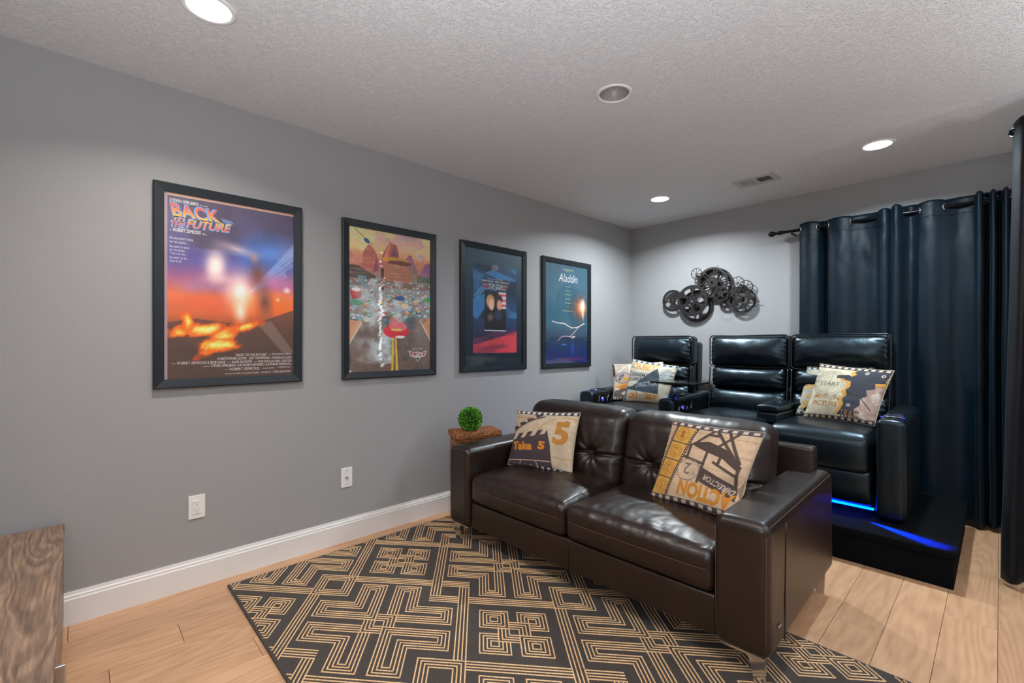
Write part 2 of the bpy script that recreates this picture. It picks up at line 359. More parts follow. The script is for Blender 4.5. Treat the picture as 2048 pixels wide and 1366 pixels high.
# floor: screed with single oak planks running towards the back wall
fl = struct('floor', box(-.12, XR + .12, YF - .12, YB + .12, -.16, -.0145), M['slot'])
edges = [.001, .155, .32, .48, .634, .788] + [.788 + (2.24 - .788) / 9 * k for k in range(1, 10)] + [2.406, 2.571, 2.737]
while edges[-1] < XR - .17: edges.append(edges[-1] + .1655)
edges.append(XR - .001)
known = {0: -.03, 1: 1.10, 2: .313, 3: .083, 4: .522, 14: 2.425, 15: 1.70, 16: 2.815}
pc = {}
for i in range(len(edges) - 1):
    y0 = known.get(i, YF + .2 + 1.5 * ((i * .381) % 1)); cuts = []
    y = y0
    while y > YF + .15: cuts.append(y); y -= 1.52
    y = y0 + 1.52
    while y < YB - .12: cuts.append(y); y += 1.52
    cuts = [YF + .001] + sorted(cuts) + [YB - .001]
    for a, b in zip(cuts[:-1], cuts[1:]):
        wd = round(edges[i + 1] - edges[i], 4); ln = round(b - a, 3); key = (wd, ln)
        if key not in pc:
            pc[key] = mesh('plank', *rbox((wd - .0012, ln - .0014, .0144), .0012, (1, 1, 1), 1, (0, 0, -.0072)), M['oak'])
        o = bpy.data.objects.new('plank', pc[key]); COL.objects.link(o); o.parent = fl; o.location = ((edges[i] + edges[i + 1]) / 2, (a + b) / 2, 0)
# baseboards with a stepped top moulding
def base_profile(): return [(0, 0), (.0155, 0), (.0155, .108), (.012, .113), (.012, .121), (.007, .127), (.005, .1383), (0, .1383)]
def sweep(prof, a, b, nrm):
    a = Vector(a); b = Vector(b); n = Vector(nrm); V = [tuple(p + n * d + Vector((0, 0, z))) for p in (a, b) for d, z in prof]; k = len(prof)
    return V, [(i, (i + 1) % k, (i + 1) % k + k, i + k) for i in range(k)] + [tuple(range(k))[::-1], tuple(range(k, 2 * k))]
struct('baseboard_left', sweep(base_profile(), (0, YF, 0), (0, YB, 0), (1, 0, 0)), M['trim'])
struct('baseboard_back', sweep(base_profile(), (.0155, YB, 0), (XR, YB, 0), (0, -1, 0)), M['trim'])
struct('baseboard_front', sweep(base_profile(), (.0155, YF, 0), (XR, YF, 0), (0, 1, 0)), M['trim'])
struct('baseboard_right', sweep(base_profile(), (XR, YF + .0155, 0), (XR, YB - .0155, 0), (-1, 0, 0)), M['trim'])

# ================================================================== recessed downlights
LL = ['lit recessed downlight in the ceiling above the first framed poster', 'lit recessed downlight in the ceiling outside the frame behind the photographer',
      'lit recessed downlight in the ceiling near the corner above the recliners', 'lit recessed downlight in the ceiling just above the back curtain', 'lit recessed downlight in the ceiling beyond the door drape, outside the frame', 'lit recessed downlight in the ceiling right of the photographer, outside the frame',
      'unlit recessed downlight in the middle of the ceiling']
for k, (x, y) in enumerate(HOLES):
    on = k < 6
    t = thing('recessed_downlight', LL[k], 'light', (x, y, H), 0, 'round recessed downlights in the ceiling')
    part('trim_ring', lathe([(.070, .0), (.072, -.004), (.084, -.0045), (.090, -.001), (.090, .0)], 40), M['white'], t, True)
    if on:
        part('lens', lathe([(.0, .010), (.069, .010), (.0705, -.002)], 36), M['lamp'], t, True, 'glowing white lens')
        part('housing', lathe([(.071, .0), (.074, .012), (.074, .09), (0, .09)], 32), M['duct'], t, True)
    else:
        part('baffle', lathe([(.070, .0), (.066, .02), (.052, .055), (.040, .06)], 40), M['lensoff'], t, True)
        part('lens', lathe([(0, .052), (.02, .054), (.040, .06)], 28), M['lensoff'], t, True, 'dark unlit lens')
        part('housing', lathe([(.071, .002), (.074, .012), (.074, .10), (0, .10)], 32), M['duct'], t, True)
# ceiling air register
t = thing('ceiling_vent', 'white rectangular air register in the ceiling above the recliners', 'vent', (1.478, 3.73, H))
xs0, xs1, ys0, ys1 = -.145, .145, -.098, .098
part('frame', join(box(xs0, xs1, ys0, -.055, -.006, 0), box(xs0, xs1, .055, ys1, -.006, 0), box(xs0, -.105, -.055, .055, -.006, 0), box(.105, xs1, -.055, .055, -.006, 0), box(-.012, .012, -.055, .055, -.006, 0)), M['ventmetal'], t)
for s in (-1, 1):
    gs = []
    for k in range(9):
        x = s * (.018 + k * .0105); gs.append(xf(box(-.0045, .0045, -.055, .055, -.0006, .0006), Matrix.Translation((x, 0, -.003)) @ Matrix.Rotation(s * .7, 4, 'Y')))
    part('louvre_bank', join(*gs), M['ventmetal'], t, kind='stuff')
part('duct_opening', box(-.105, .105, -.055, .055, -.0005, .0), M['duct'], t)
for s in (-1, 1): part('screw', lathe([(0, -.008), (.004, -.0075), (.005, -.006)], 10, (s * .126, 0, 0)), M['nickel'], t)

# ================================================================== wall plates
t = thing('power_outlet', 'white double power outlet low on the left wall under the first poster', 'outlet', (0, .430, .337))
part('plate', rbox((.006, .070, .115), .0025, (1, 1, 1), 2, (.003, 0, .0575)), M['white'], t)
soc = part('socket_insert', rbox((.004, .033, .067), .001, (1, 1, 1), 1, (.0075, 0, .0575)), M['white'], t)
for zz in (.040, .075):
    part('slots', join(box(.0094, .0098, -.0075, -.0058, zz, zz + .008), box(.0094, .0098, .0058, .0075, zz, zz + .0065), lathe([(0, 0), (.0023, 0)], 8)and box(.0094, .0098, -.002, .002, zz - .009, zz - .005)), M['slot'], soc)
t = thing('coax_plate', 'white wall plate with a single round jack beside the second poster\'s lower edge', 'wall plate', (0, 1.195, .329))
part('plate', rbox((.006, .070, .118), .0025, (1, 1, 1), 2, (.003, 0, .059)), M['white'], t)
yr = Matrix.Rotation(PI / 2, 4, 'Y')
part('jack', xf(join(lathe([(.0085, 0), (.0085, .003), (.0045, .004), (.0045, .011), (.003, .011), (.003, .004), (0, .004)], 14)), Matrix.Translation((.006, 0, .059)) @ yr), M['nickel'], t)
for zz in (.018, .100): part('screw', xf(lathe([(.004, 0), (.003, .0015), (0, .0018)], 10), Matrix.Translation((.006, 0, zz)) @ yr), M['nickel'], t)

# ================================================================== framed posters
def framed(y0, y1, zb, zt, label, paint, texts, glassmat='glass', fw=.043, extra=None, inset=0., nm='framed_poster'):
    D = .024; t = thing(nm, label, 'poster', (0, (y0 + y1) / 2, zb), 0, 'framed film posters on the left wall'); hw = (y1 - y0) / 2; h = zt - zb
    def rail(a, b, c, d):   # a,b outer; c,d inner (y,z)
        V = []
        for (yy, zz), x in [(a, .002), (b, .002), (c, .002), (d, .002), (a, D - .002), (b, D - .002), (c, D - .006), (d, D - .006)]: V.append((x, yy, zz))
        o = .004
        m1 = tuple(np.array(a) * .88 + np.array(d) * .12); m2 = tuple(np.array(b) * .88 + np.array(c) * .12)
        V += [(D, m1[0], m1[1]), (D, m2[0], m2[1])]
        return V, [(0, 1, 5, 4), (4, 5, 9, 8), (8, 9, 6, 7), (2, 3, 7, 6), (0, 4, 8, 7, 3), (1, 2, 6, 9, 5), (0, 3, 2, 1)]
    O = [(-hw, 0), (hw, 0), (hw, h), (-hw, h)]; I = [(-hw + fw, fw), (hw - fw, fw), (hw - fw, h - fw), (-hw + fw, h - fw)]
    for k in range(4): part('frame_rail', rail(O[k], O[(k + 1) % 4], I[(k + 1) % 4], I[k]), M['frame'], t)
    iw = 2 * hw - 2 * fw; ih = h - 2 * fw
    U, Vv = paint.u, paint.v; P = np.stack([np.full(U.shape, .010), -hw + fw + U * iw, fw + Vv * ih], -1)
    pr = part('print', gridf(P), M['paper'], t, cols=paint.out(1.35))
    part('backing', box(.001, .0095, -hw + fw - .004, hw - fw + .004, fw - .004, h - fw + .004), M['duct'], t)
    part('glazing', box(.0128, .0142, -hw + fw - .001, hw - fw + .001, fw - .001, h - fw + .001), M[glassmat], t, label='clear glazing')
    for item in texts:
        s, u0, v0, u1, v1, col = item[:6]; kw = item[6] if len(item) > 6 else {}; lift = kw.get('lift', 0); kw = {a: b for a, b in kw.items() if a != 'lift'}
        Q, T = fit(s, u0, v0, u1, v1, **kw); P = [(.0103 + lift, -hw + fw + a * iw, fw + b * ih) for a, b in Q]
        part('lettering', (P, [tuple(q) for q in T]), ink(*col), pr)
    if extra: extra(pr, lambda a, b, x=.0103: (x, -hw + fw + a * iw, fw + b * ih))
    return t
WT = (226, 222, 222)
NU, NV = 210, 310
# -- first poster: violet night sky over an orange horizon, white glare and ground fire
p = Paint(NU, NV, 1.53)
p.vgrad([(0, (74, 52, 44)), (.13, (66, 46, 42)), (.25, (110, 62, 40)), (.36, (196, 92, 44)), (.46, (222, 108, 56)), (.55, (150, 84, 120)), (.64, (88, 78, 140)), (.78, (72, 66, 112)), (1, (72, 62, 88))])
n = vnoise(p.u * 3, p.v * 5, 3); p.fill((60, 46, 70), (p.v > .72) * np.clip((n - .45) * 3, 0, .8))
p.ell(.80, .74, .34, .17, (40, 104, 190), .9, .9); p.ell(.62, .70, .22, .14, (52, 96, 176), .9, .6)
for k in range(5): p.poly([(.60, .48), (.95 + .05 * k, .60 + .07 * k), (.95 + .05 * k - .03, .64 + .07 * k)], (150, 180, 226), .33)
p.ell(.86, .56, .26, .07, (176, 96, 150), .8, .8); p.ell(.80, .43, .34, .10, (240, 104, 30), .7, .95); p.ell(.10, .40, .30, .10, (190, 92, 56), .9, .8)
p.poly([(.62, .30), (.85, .36), (1, .40), (1, .0), (0, 0), (0, .30), (.2, .33)], (76, 56, 50), .75)
p.poly([(.70, .30), (.80, .33), (1, .14), (.92, .12)], (150, 132, 120), .4)
p.ell(.30, .50, .34, .09, (150, 110, 150), .7, .7); p.ell(.33, .42, .30, .09, (206, 92, 52), .6, .9)
p.ell(.55, .50, .20, .19, (255, 240, 226), 1., 1); p.ell(.55, .38, .08, .12, (255, 236, 220), 1., .9); p.ell(.36, .62, .10, .12, (250, 226, 208), .9, .95)

p.ell(.36, .64, .13, .15, (236, 214, 204), 1., .9, -.35); p.ell(.52, .74, .26, .05, (214, 190, 190), 1., .75, -.15); p.ell(.40, .56, .22, .05, (226, 190, 190), 1., .6)
p.ell(.69, .60, .12, .13, (110, 52, 36), 1., .9); p.ell(.75, .44, .12, .17, (60, 52, 62), 1., .85, .18); p.ell(.66, .70, .06, .05, (180, 120, 96), 1., .8)
f1 = vnoise(p.u * 9 + 3, p.v * 16 - p.u * 4, 5, 5); f2 = vnoise(p.u * 16, p.v * 26, 8, 5)
def fire(cx, cy, rx, ry, rot=0):
    dx, dy = p.u - cx, p.v - cy; c, s_ = math.cos(rot), math.sin(rot); a, b = dx * c + dy * s_, -dx * s_ + dy * c; d = 1 - np.sqrt((a / rx) ** 2 + (b / ry) ** 2) + (f1 - .5) * 1.5
    p.fill((230, 84, 14), np.clip(d * 2.2, 0, 1)); p.fill((255, 156, 40), np.clip((d - .25) * 2.4 * f2 * 1.7, 0, 1)); p.fill((255, 236, 150), np.clip((d - .55) * 3 * f2, 0, 1))
fire(.24, .27, .28, .045, .10); fire(.16, .31, .05, .07); fire(.42, .23, .20, .055, .5); fire(.60, .29, .16, .03, .2); fire(.38, .185, .20, .04)
p.ell(.94, .52, .05, .03, (255, 230, 226), 1., .95); p.ell(.86, .46, .03, .02, (255, 220, 190), 1., .9); p.grime(.05, 12)
p.rect(0, .985, 1, 1, (190, 150, 130)); p.rect(0, 0, .02, 1, (150, 126, 134))
LN = .0134; T1 = [('STEVEN SPIELBERG', .036, .952, .235, .969, WT, dict(bold=.02)), ('Presents', .245, .953, .30, .961, WT), ('A', .036, .797, .048, .806, WT), ('ROBERT ZEMECKIS', .060, .795, .250, .814, WT, dict(bold=.02)), ('Film', .262, .795, .291, .806, WT),
      ('He was never in time', .036, .752, .195, .768, WT), ('for his classes…', .036, .732, .165, .746, WT), ('He wasn\'t in time', .036, .707, .165, .721, WT), ('for his dinner…', .036, .688, .158, .701, WT),
      ('Then one day…', .036, .667, .158, .682, WT), ('he wasn\'t in his', .036, .648, .152, .662, WT), ('time at all.', .036, .630, .118, .643, WT),
      ('"BACK TO THE FUTURE"', .511, .119, .765, .133, WT), ('Starring', .775, .121, .80, .127, WT), ('MICHAEL J. FOX', .81, .119, .981, .133, WT),
      ('CHRISTOPHER LLOYD · LEA THOMPSON · CRISPIN GLOVER', .371, .099, .981, .113, WT), ('Written by', .05, .080, .078, .087, WT), ('ROBERT ZEMECKIS & BOB GALE', .088, .079, .43, .093, WT), ('Music by', .445, .081, .472, .087, WT), ('ALAN SILVESTRI', .48, .079, .64, .093, WT), ('Produced by', .66, .081, .688, .087, WT), ('BOB GALE and NEIL CANTON', .695, .079, .981, .093, WT),
      ('Executive Producers', .27, .062, .316, .068, WT), ('STEVEN SPIELBERG  KATHLEEN KENNEDY and FRANK MARSHALL', .325, .060, .981, .074, WT), ('Directed by', .425, .040, .458, .046, WT), ('ROBERT ZEMECKIS', .467, .037, .70, .052, WT), ('A UNIVERSAL Picture', .86, .043, .975, .052, WT),
      ('DOLBY STEREO', .73, .040, .83, .047, WT), ('Soundtrack available on records and cassettes', .43, .016, .70, .024, WT), ('Read the BERKLEY Book', .72, .016, .80, .024, WT), ('PG PARENTAL GUIDANCE SUGGESTED', .82, .014, .975, .026, WT)]
def bttf(pr, at):
    # slanted two-tier title: blue outline behind, red upper and yellow lower halves
    def word(s, x0, y0, x1, y1, sh, grow, col_hi, col_lo, lift, up=0., curve=0.):
        V, T = fit(s, x0, y0, x1, y1, shear=sh, bold=grow); P = []
        for a, b in V:
            q = (a - x0) / (x1 - x0); P.append(at(a, b + up * q + curve * (q - .5) ** 2, .0104 + lift))
        if col_lo is None: part('lettering', (P, [tuple(x) for x in T]), ink(*col_hi), pr); return
        me_ = bmesh.new(); vs = [me_.verts.new(q) for q in P]
        for x in T:
            try: me_.faces.new([vs[i] for i in x])
            except ValueError: pass
        zz = [q[2] for q in P]; lo, hi = min(zz), max(zz)
        for k in range(1, 6): bmesh.ops.bisect_plane(me_, geom=me_.verts[:] + me_.edges[:] + me_.faces[:], plane_co=(0, 0, lo + (hi - lo) * k / 6), plane_no=(0, 0, 1))
        me_.verts.ensure_lookup_table(); VV = [tuple(v.co) for v in me_.verts]; ix = {v: i for i, v in enumerate(me_.verts)}; FF = [tuple(ix[v] for v in f.verts) for f in me_.faces]; me_.free()
        c0, c1 = np.array(col_lo) / 255., np.array(col_hi) / 255.; cc = np.array([lin(c0 + (c1 - c0) * (v[2] - lo) / (hi - lo)) for v in VV])
        part('lettering', (VV, FF), M['paper'], pr, cols=cc)
    R, Y, B = (236, 70, 50), (252, 196, 60), (128, 170, 226)
    for g, h, l, e in ((.055, .055, 0, .006), (.015, .015, .0004, 0)):
        hi, lo = ((B, None) if l == 0 else (R, Y))
        word('BACK', .040 - e, .878 - e, .400 + e, .945 + e, -.22, g, hi, lo, l, -.004)
        word('FUTURE', .150 - e, .826 - e, .475 + e, .868 + e, .30, g, *(((B, None)) if l == 0 else (Y, R)), l, .006)
        word('TO', .062 - e, .850 - e, .135 + e, .872 + e, .30, g, *((B, None) if l == 0 else ((252, 150, 60), None)), l)
        word('THE', .046 - e, .823 - e, .140 + e, .846 + e, .30, g, *((B, None) if l == 0 else ((236, 90, 90), None)), l)
    for k in range(5):
        a = .405 + k * .016; part('speed_stripe', ([at(a, .905 - k * .002, .0106), at(a + .008, .905 - k * .002, .0106), at(a + .026, .880, .0106), at(a + .018, .880, .0106)], [(0, 1, 2, 3)]), ink(*B), pr)
framed(.256, .927, .990, 1.975, 'black framed film poster with violet sky and ground fire, titled Back to the Future', p, T1, extra=bttf)
# -- second poster: red desert buttes over a busy blurred street
p = Paint(NU, NV, 1.53)
p.vgrad([(0, (104, 84, 76)), (.25, (112, 96, 90)), (.36, (130, 118, 112)), (.5, (150, 146, 146)), (.64, (142, 140, 136)), (.70, (150, 110, 90)), (.80, (196, 128, 100)), (.88, (226, 180, 130)), (.94, (208, 170, 160)), (1, (190, 160, 168))])
n = vnoise(p.u * 4, p.v * 9, 12); p.fill((244, 206, 140), (p.v > .84) * np.clip((n - .48) * 4, 0, .9)); p.fill((236, 150, 90), (p.v > .93) * np.clip((.45 - n) * 4, 0, .7))
RK = (176, 98, 84); RD = (132, 72, 84)
p.poly([(.14, .70), (.16, .84), (.22, .895), (.25, .89), (.31, .84), (.34, .72)], RK); p.poly([(.27, .70), (.31, .83), (.36, .72)], RD)
p.poly([(.33, .72), (.38, .83), (.47, .935), (.50, .925), (.56, .92), (.58, .86), (.55, .80), (.60, .72)], RK); p.poly([(.42, .74), (.53, .92), (.58, .86), (.56, .74)], RD); p.poly([(.40, .82), (.47, .93), (.485, .92), (.43, .80)], (214, 130, 104))
p.poly([(.60, .72), (.66, .82), (.72, .86), (.74, .86), (.80, .78), (.84, .72)], (150, 96, 120)); p.poly([(.86, .72), (.92, .80), (.97, .82), (1, .80), (1, .70)], (140, 96, 130)); p.poly([(0, .72), (0, .84), (.06, .80), (.14, .76), (.14, .70)], (190, 116, 96))
p.poly([(0, .62), (0, .74), (.1, .74), (.22, .70), (.3, .68), (.3, .62)], (84, 66, 58)); p.ell(.56, .70, .22, .085, (168, 112, 90)); p.ell(.54, .805, .17, .022, (196, 140, 50)); p.ell(.60, .79, .15, .018, (110, 70, 60)); p.rect(.745, .66, .775, .79, (120, 128, 104)); p.ell(.86, .855, .05, .02, (196, 170, 176))
p.rect(.36, .58, .40, .74, (70, 54, 54)); p.rect(.0, .60, 1, .65, (128, 104, 92)); p.rect(.82, .66, 1, .71, (90, 104, 90)); p.rect(.10, .61, .20, .67, (104, 130, 140))
r2 = np.random.default_rng(5)
for k in range(210):      # rows of small rounded bodies in mixed colours
    v_ = .36 + .29 * r2.random() ** .8; q = (.66 - v_) / .3; x = r2.random(); s_ = .012 + .03 * q; col = [(120, 146, 156), (150, 168, 176), (170, 90, 80), (96, 130, 150), (190, 180, 160), (84, 104, 116), (200, 150, 90), (110, 150, 110)][r2.integers(8)]
    p.ell(x, v_, s_, s_ * .42, col); p.ell(x, v_ + s_ * .2, s_ * .6, s_ * .18, (180, 196, 200))
p.poly([(.14, .35), (.0, .20), (.0, .36)], (196, 140, 100)); p.poly([(.86, .38), (1, .22), (1, .40)], (196, 140, 100)); p.line([(.14, .34), (.0, .19)], .012, (216, 200, 180)); p.line([(.86, .37), (1, .22)], .012, (216, 200, 180))
p.ell(.08, .545, .065, .04, (176, 60, 56)); p.ell(.08, .57, .05, .014, (220, 210, 204)); p.ell(.08, .48, .08, .02, (90, 140, 120)); p.ell(.66, .474, .05, .022, (220, 196, 170)); p.ell(.60, .53, .06, .018, (60, 90, 150)); p.ell(.96, .53, .05, .014, (60, 170, 90))
hz = vnoise(p.u * 7, p.v * 11, 31, 4); p.fill((196, 214, 220), (p.v > .05) * (p.v < .66) * np.clip((hz - .47) * 3.2, 0, .85) * np.exp(-((p.u - .42) / .33) ** 2)); p.fill((60, 74, 86), (p.v < .40) * np.clip((.42 - hz) * 3, 0, .6))
p.ell(.55, .285, .16, .05, (196, 52, 62)); p.ell(.57, .32, .11, .035, (214, 110, 118)); p.ell(.52, .36, .08, .035, (206, 120, 124), .6); p.ell(.60, .245, .06, .010, (236, 226, 224)); p.rect(.49, .29, .61, .305, (210, 180, 90))
p.poly([(.487, 0), (.503, .24), (.519, .24), (.515, 0)], (230, 176, 50)); p.poly([(.545, 0), (.537, .24), (.553, .24), (.573, 0)], (230, 176, 50)); p.ell(.20, .918, .035, .016, (44, 84, 132), 0, 1, -.3); p.line([(.06, .99), (.26, .90)], .006, (60, 60, 70)); p.grime(.10, 22); p.rect(0, 0, .025, .012, (220, 210, 200))
def shield(pr, at):
    P = [(.705, .147), (.775, .128), (.827, .136), (.879, .128), (.950, .147), (.925, .098), (.862, .090), (.828, .058), (.792, .090), (.730, .098)]
    P2 = [(.726, .136), (.78, .122), (.827, .128), (.875, .122), (.930, .136), (.912, .104), (.742, .104)]; P3 = [(.80, .088), (.853, .088), (.828, .067)]
    part('emblem_rim', ([at(a, b, .0103) for a, b in P], [tuple(range(10))]), ink(200, 208, 206), pr)
    part('emblem_panel', ([at(a, b, .0105) for a, b in P2], [tuple(range(7))]), ink(176, 30, 44), pr)
    part('emblem_panel', ([at(a, b, .0105) for a, b in P3], [tuple(range(3))]), ink(40, 62, 66), pr)
    for s in (-1, 1):
        x = .827 + s * .14; part('emblem_rim', ([at(x, .142, .0103), at(x + s * .006, .142, .0103), at(x - s * .02, .128, .0103)], [(0, 1, 2)]), ink(200, 208, 206), pr)
framed(1.162, 1.835, .986, 1.970, 'black framed film poster of red desert buttes and a yellow lined road, titled Cars', p, [('Cars', .752, .105, .905, .131, (224, 224, 224), dict(shear=.35, bold=.02, lift=.0006)), ('Disney · PIXAR', .757, .151, .900, .161, (220, 220, 220), dict(bold=.01))], glassmat='wavyglass', extra=shield)
# -- third poster: black mat with a teal reflection painted in, portrait panel, red lower field
p = Paint(NU, NV, 1.53); p.vgrad([(0, (14, 30, 40)), (.5, (16, 34, 46)), (1, (52, 80, 94))]); p.rect(.13, .11, .89, .87, (28, 60, 92))
n = vnoise(p.u * 3 + p.v * 2, p.v * 7, 9, 5); inn = (p.u > .13) & (p.u < .89) & (p.v > .11) & (p.v < .87); p.fill((58, 118, 160), inn * np.clip((n - .50) * 4, 0, .7) * (p.v > .42)); p.fill((12, 26, 44), inn * np.clip((.45 - n) * 4, 0, .8))
p.fill((40, 34, 62), inn * np.clip((.42 - p.v) * 6, 0, 1)); p.poly([(.13, .11), (.89, .11), (.89, .30), (.6, .25), (.13, .18)], (186, 58, 66)); p.fill((110, 44, 70), inn * (p.v < .33) * np.clip((vnoise(p.u * 2 - p.v * 6, p.v * 14, 4) - .5) * 4, 0, .7))
p.poly([(.13, .57), (.33, .62), (.33, .50), (.2, .40), (.13, .42)], (52, 120, 176), .8); p.poly([(.33, .80), (.45, .835), (.87, .775), (.87, .755), (.55, .76)], (48, 110, 160), .9); p.poly([(.13, .60), (.30, .70), (.33, .66), (.2, .57)], (90, 150, 190), .5)
p.rect(.323, .303, .695, .645, (22, 20, 26)); p.rect(.56, .50, .695, .645, (190, 180, 178))
for k in range(3): p.rect(.56, .52 + k * .045, .695, .54 + k * .045, (190, 70, 66))
p.ell(.42, .56, .09, .075, (186, 140, 96), .35); p.ell(.44, .53, .055, .06, (214, 166, 142), .3); p.ell(.57, .58, .075, .05, (48, 34, 32), .3); p.ell(.575, .53, .055, .058, (196, 140, 116), .3); p.ell(.56, .44, .09, .06, (40, 52, 74), .4); p.ell(.42, .42, .08, .05, (150, 104, 86), .7, .7)
p.rect(.323, .300, .695, .308, (176, 180, 186)); p.grime(.06, 10)
def wings(pr, at):
    G_ = ink(150, 158, 164); R_ = ink(186, 50, 56)
    part('emblem_panel', ([at(.273, .722, .0103), at(.740, .722, .0103), at(.700, .672, .0103), at(.312, .672, .0103)], [(0, 1, 2, 3)]), ink(70, 78, 88), pr)
    for s, xa, xb in ((1, .282, .372), (-1, .731, .641)):
        for k in range(4):
            v0 = .714 - k * .011; part('wing_stripe', ([at(xa + s * k * .010, v0, .0105), at(xb, v0, .0105), at(xb, v0 - .007, .0105), at(xa + s * (k * .010 + .007), v0 - .007, .0105)], [(0, 1, 2, 3)]), R_ if k != 1 else G_, pr)
    part('emblem_rim', ([at(.312, .672, .0105), at(.700, .672, .0105), at(.692, .665, .0105), at(.52, .665, .0105), at(.506, .655, .0105), at(.492, .665, .0105), at(.322, .665, .0105)], [tuple(range(7))]), G_, pr)
DK = (40, 20, 26); framed(2.050, 2.738, .992, 1.974, 'black framed film poster in dark teal and red with a portrait panel, titled Top Gun', p, [('UP THERE', .452, .866, .548, .877, WT), ('WITH THE BEST', .44, .850, .56, .861, WT), ('OF THE BEST.', .448, .834, .552, .845, WT),
      ('A PARAMOUNT PICTURES PRESENTATION', .37, .750, .64, .757, WT), ('TOM CRUISE   KELLY McGILLIS', .263, .728, .750, .741, WT, dict(bold=.01)), ('TOP GUN', .378, .674, .632, .715, (170, 180, 186), dict(bold=.03, lift=.0006)),
      ('PARAMOUNT PICTURES PRESENTS', .40, .222, .62, .229, DK), ('A DON SIMPSON/JERRY BRUCKHEIMER PRODUCTION', .36, .205, .67, .213, DK), ('IN ASSOCIATION WITH', .36, .188, .67, .197, DK), ('TOM CRUISE  KELLY McGILLIS', .36, .172, .67, .180, DK), ('A TONY SCOTT FILM', .40, .155, .62, .163, DK), ('A PARAMOUNT PICTURE', .43, .138, .60, .145, DK), ('PG', .49, .122, .53, .131, DK)], extra=wings, inset=1)
# -- fourth poster: slate teal with a bright flare and thin pale curves
p = Paint(NU, NV, 1.53); p.vgrad([(0, (24, 34, 92)), (.12, (22, 38, 84)), (.24, (24, 44, 66)), (.4, (44, 84, 100)), (.7, (46, 82, 98)), (1, (40, 74, 92))])
p.ell(.80, .56, .40, .26, (60, 40, 44), 1., .8); p.ell(.82, .57, .26, .17, (190, 92, 50), 1., .9); p.ell(.86, .58, .14, .11, (255, 200, 150), 1., .95); p.ell(.88, .60, .07, .09, (255, 250, 240), .9, 1); p.ell(.88, .50, .045, .09, (255, 236, 210), 1., .8)
for k in range(16):
    a = k * PI / 8 + .1; p.line([(.86, .58), (.86 + .22 * math.cos(a) * (1 if k % 2 else .6), .58 + .13 * math.sin(a) * (1 if k % 2 else .6))], .004, (255, 190, 140), .5)
def curve(pts, w_, col):
    P = [Vector((a, b, 0)) for a, b in pts]; out = []
    for i in range(len(P) - 1):
        p0, p1, p2, p3 = P[max(i - 1, 0)], P[i], P[i + 1], P[min(i + 2, len(P) - 1)]
        for q in np.linspace(0, 1, 8): out.append(tuple((.5 * ((2 * p1) + (p2 - p0) * q + (2 * p0 - 5 * p1 + 4 * p2 - p3) * q * q + (3 * p1 - 3 * p2 + p3 - p0) * q ** 3))[:2]))
    p.line(out, w_ * 2.6, (206, 110, 90), .35); p.line(out, w_, col)
curve([(.15, .42), (.27, .405), (.42, .40), (.53, .375), (.62, .358), (.78, .375), (.92, .41)], .007, (255, 236, 226)); curve([(.90, .41), (.78, .37), (.66, .31), (.58, .275), (.60, .262), (.68, .272), (.62, .25)], .006, (240, 220, 216)); curve([(.56, .268), (.44, .272), (.36, .262), (.28, .225)], .005, (220, 200, 206)); p.ell(.42, .185, .10, .012, (60, 110, 190), .7, .9); p.ell(.62, .14, .07, .12, (40, 70, 190), 1, .6); p.grime(.04, 8)
YL = (222, 220, 130); framed(2.935, 3.623, .985, 1.972, 'black framed film poster in slate teal with a bright flare, titled Aladdin', p, [('WALT DISNEY PICTURES', .39, .943, .645, .955, YL), ('presents', .47, .928, .56, .936, YL), ('Aladdin', .300, .824, .740, .905, (236, 238, 236), dict(shear=.28, bold=-.012)),
      ('Imagine', .455, .773, .565, .783, YL), ('if you had', .447, .731, .573, .741, YL), ('three wishes,', .447, .690, .573, .700, YL), ('three hopes,', .447, .647, .573, .657, YL), ('three dreams', .44, .607, .58, .617, YL), ('and', .49, .569, .53, .577, YL), ('they all could come true.', .39, .524, .64, .536, YL),
      ('SOUNDTRACK AVAILABLE ON COMPACT DISC', .25, .040, .92, .047, (170, 60, 80)), ('RELEASED BY BUENA VISTA', .35, .026, .85, .033, (170, 60, 80))], inset=1)

# ================================================================== media console (front end of it in view at the lower left)
t = thing('media_console', 'grey-brown wood grain media console at the lower left, under the left wall', 'console', (.03, -.46, 0))
CL = 1.86
part('top', rbox((CL, .42, .024), .0015, (1, 1, 1), 1, (CL / 2, .21, .433)), M['rustic'], t)
part('carcass', join(box(.0, .018, .005, .40, .05, .421), box(CL - .018, CL, .005, .40, .05, .421), box(.018, CL - .018, .005, .40, .05, .068), box(.018, CL - .018, .004, .010, .05, .421), box(.61, .626, .01, .40, .068, .421), box(1.23, 1.246, .01, .40, .068, .421)), M['rustic'], t)
for k in range(3):
    x0 = .006 + k * .616; d = part('door', rbox((.612, .016, .366), .001, (1, 1, 1), 1, (x0 + .307, .409, .236)), M['rustic'], t)
    hx = {0: .575, 1: 1.125, 2: 1.30}[k]
    if k: part('handle', box(hx - .005, hx + .005, .4172, .4385, .09, .414, .002), M['nickel'], d)
for x in (.08, CL - .08):
    for y in (.05, .36): part('leg', box(x - .02, x + .02, y - .02, y + .02, 0, .05), M['blackmetal'], t)

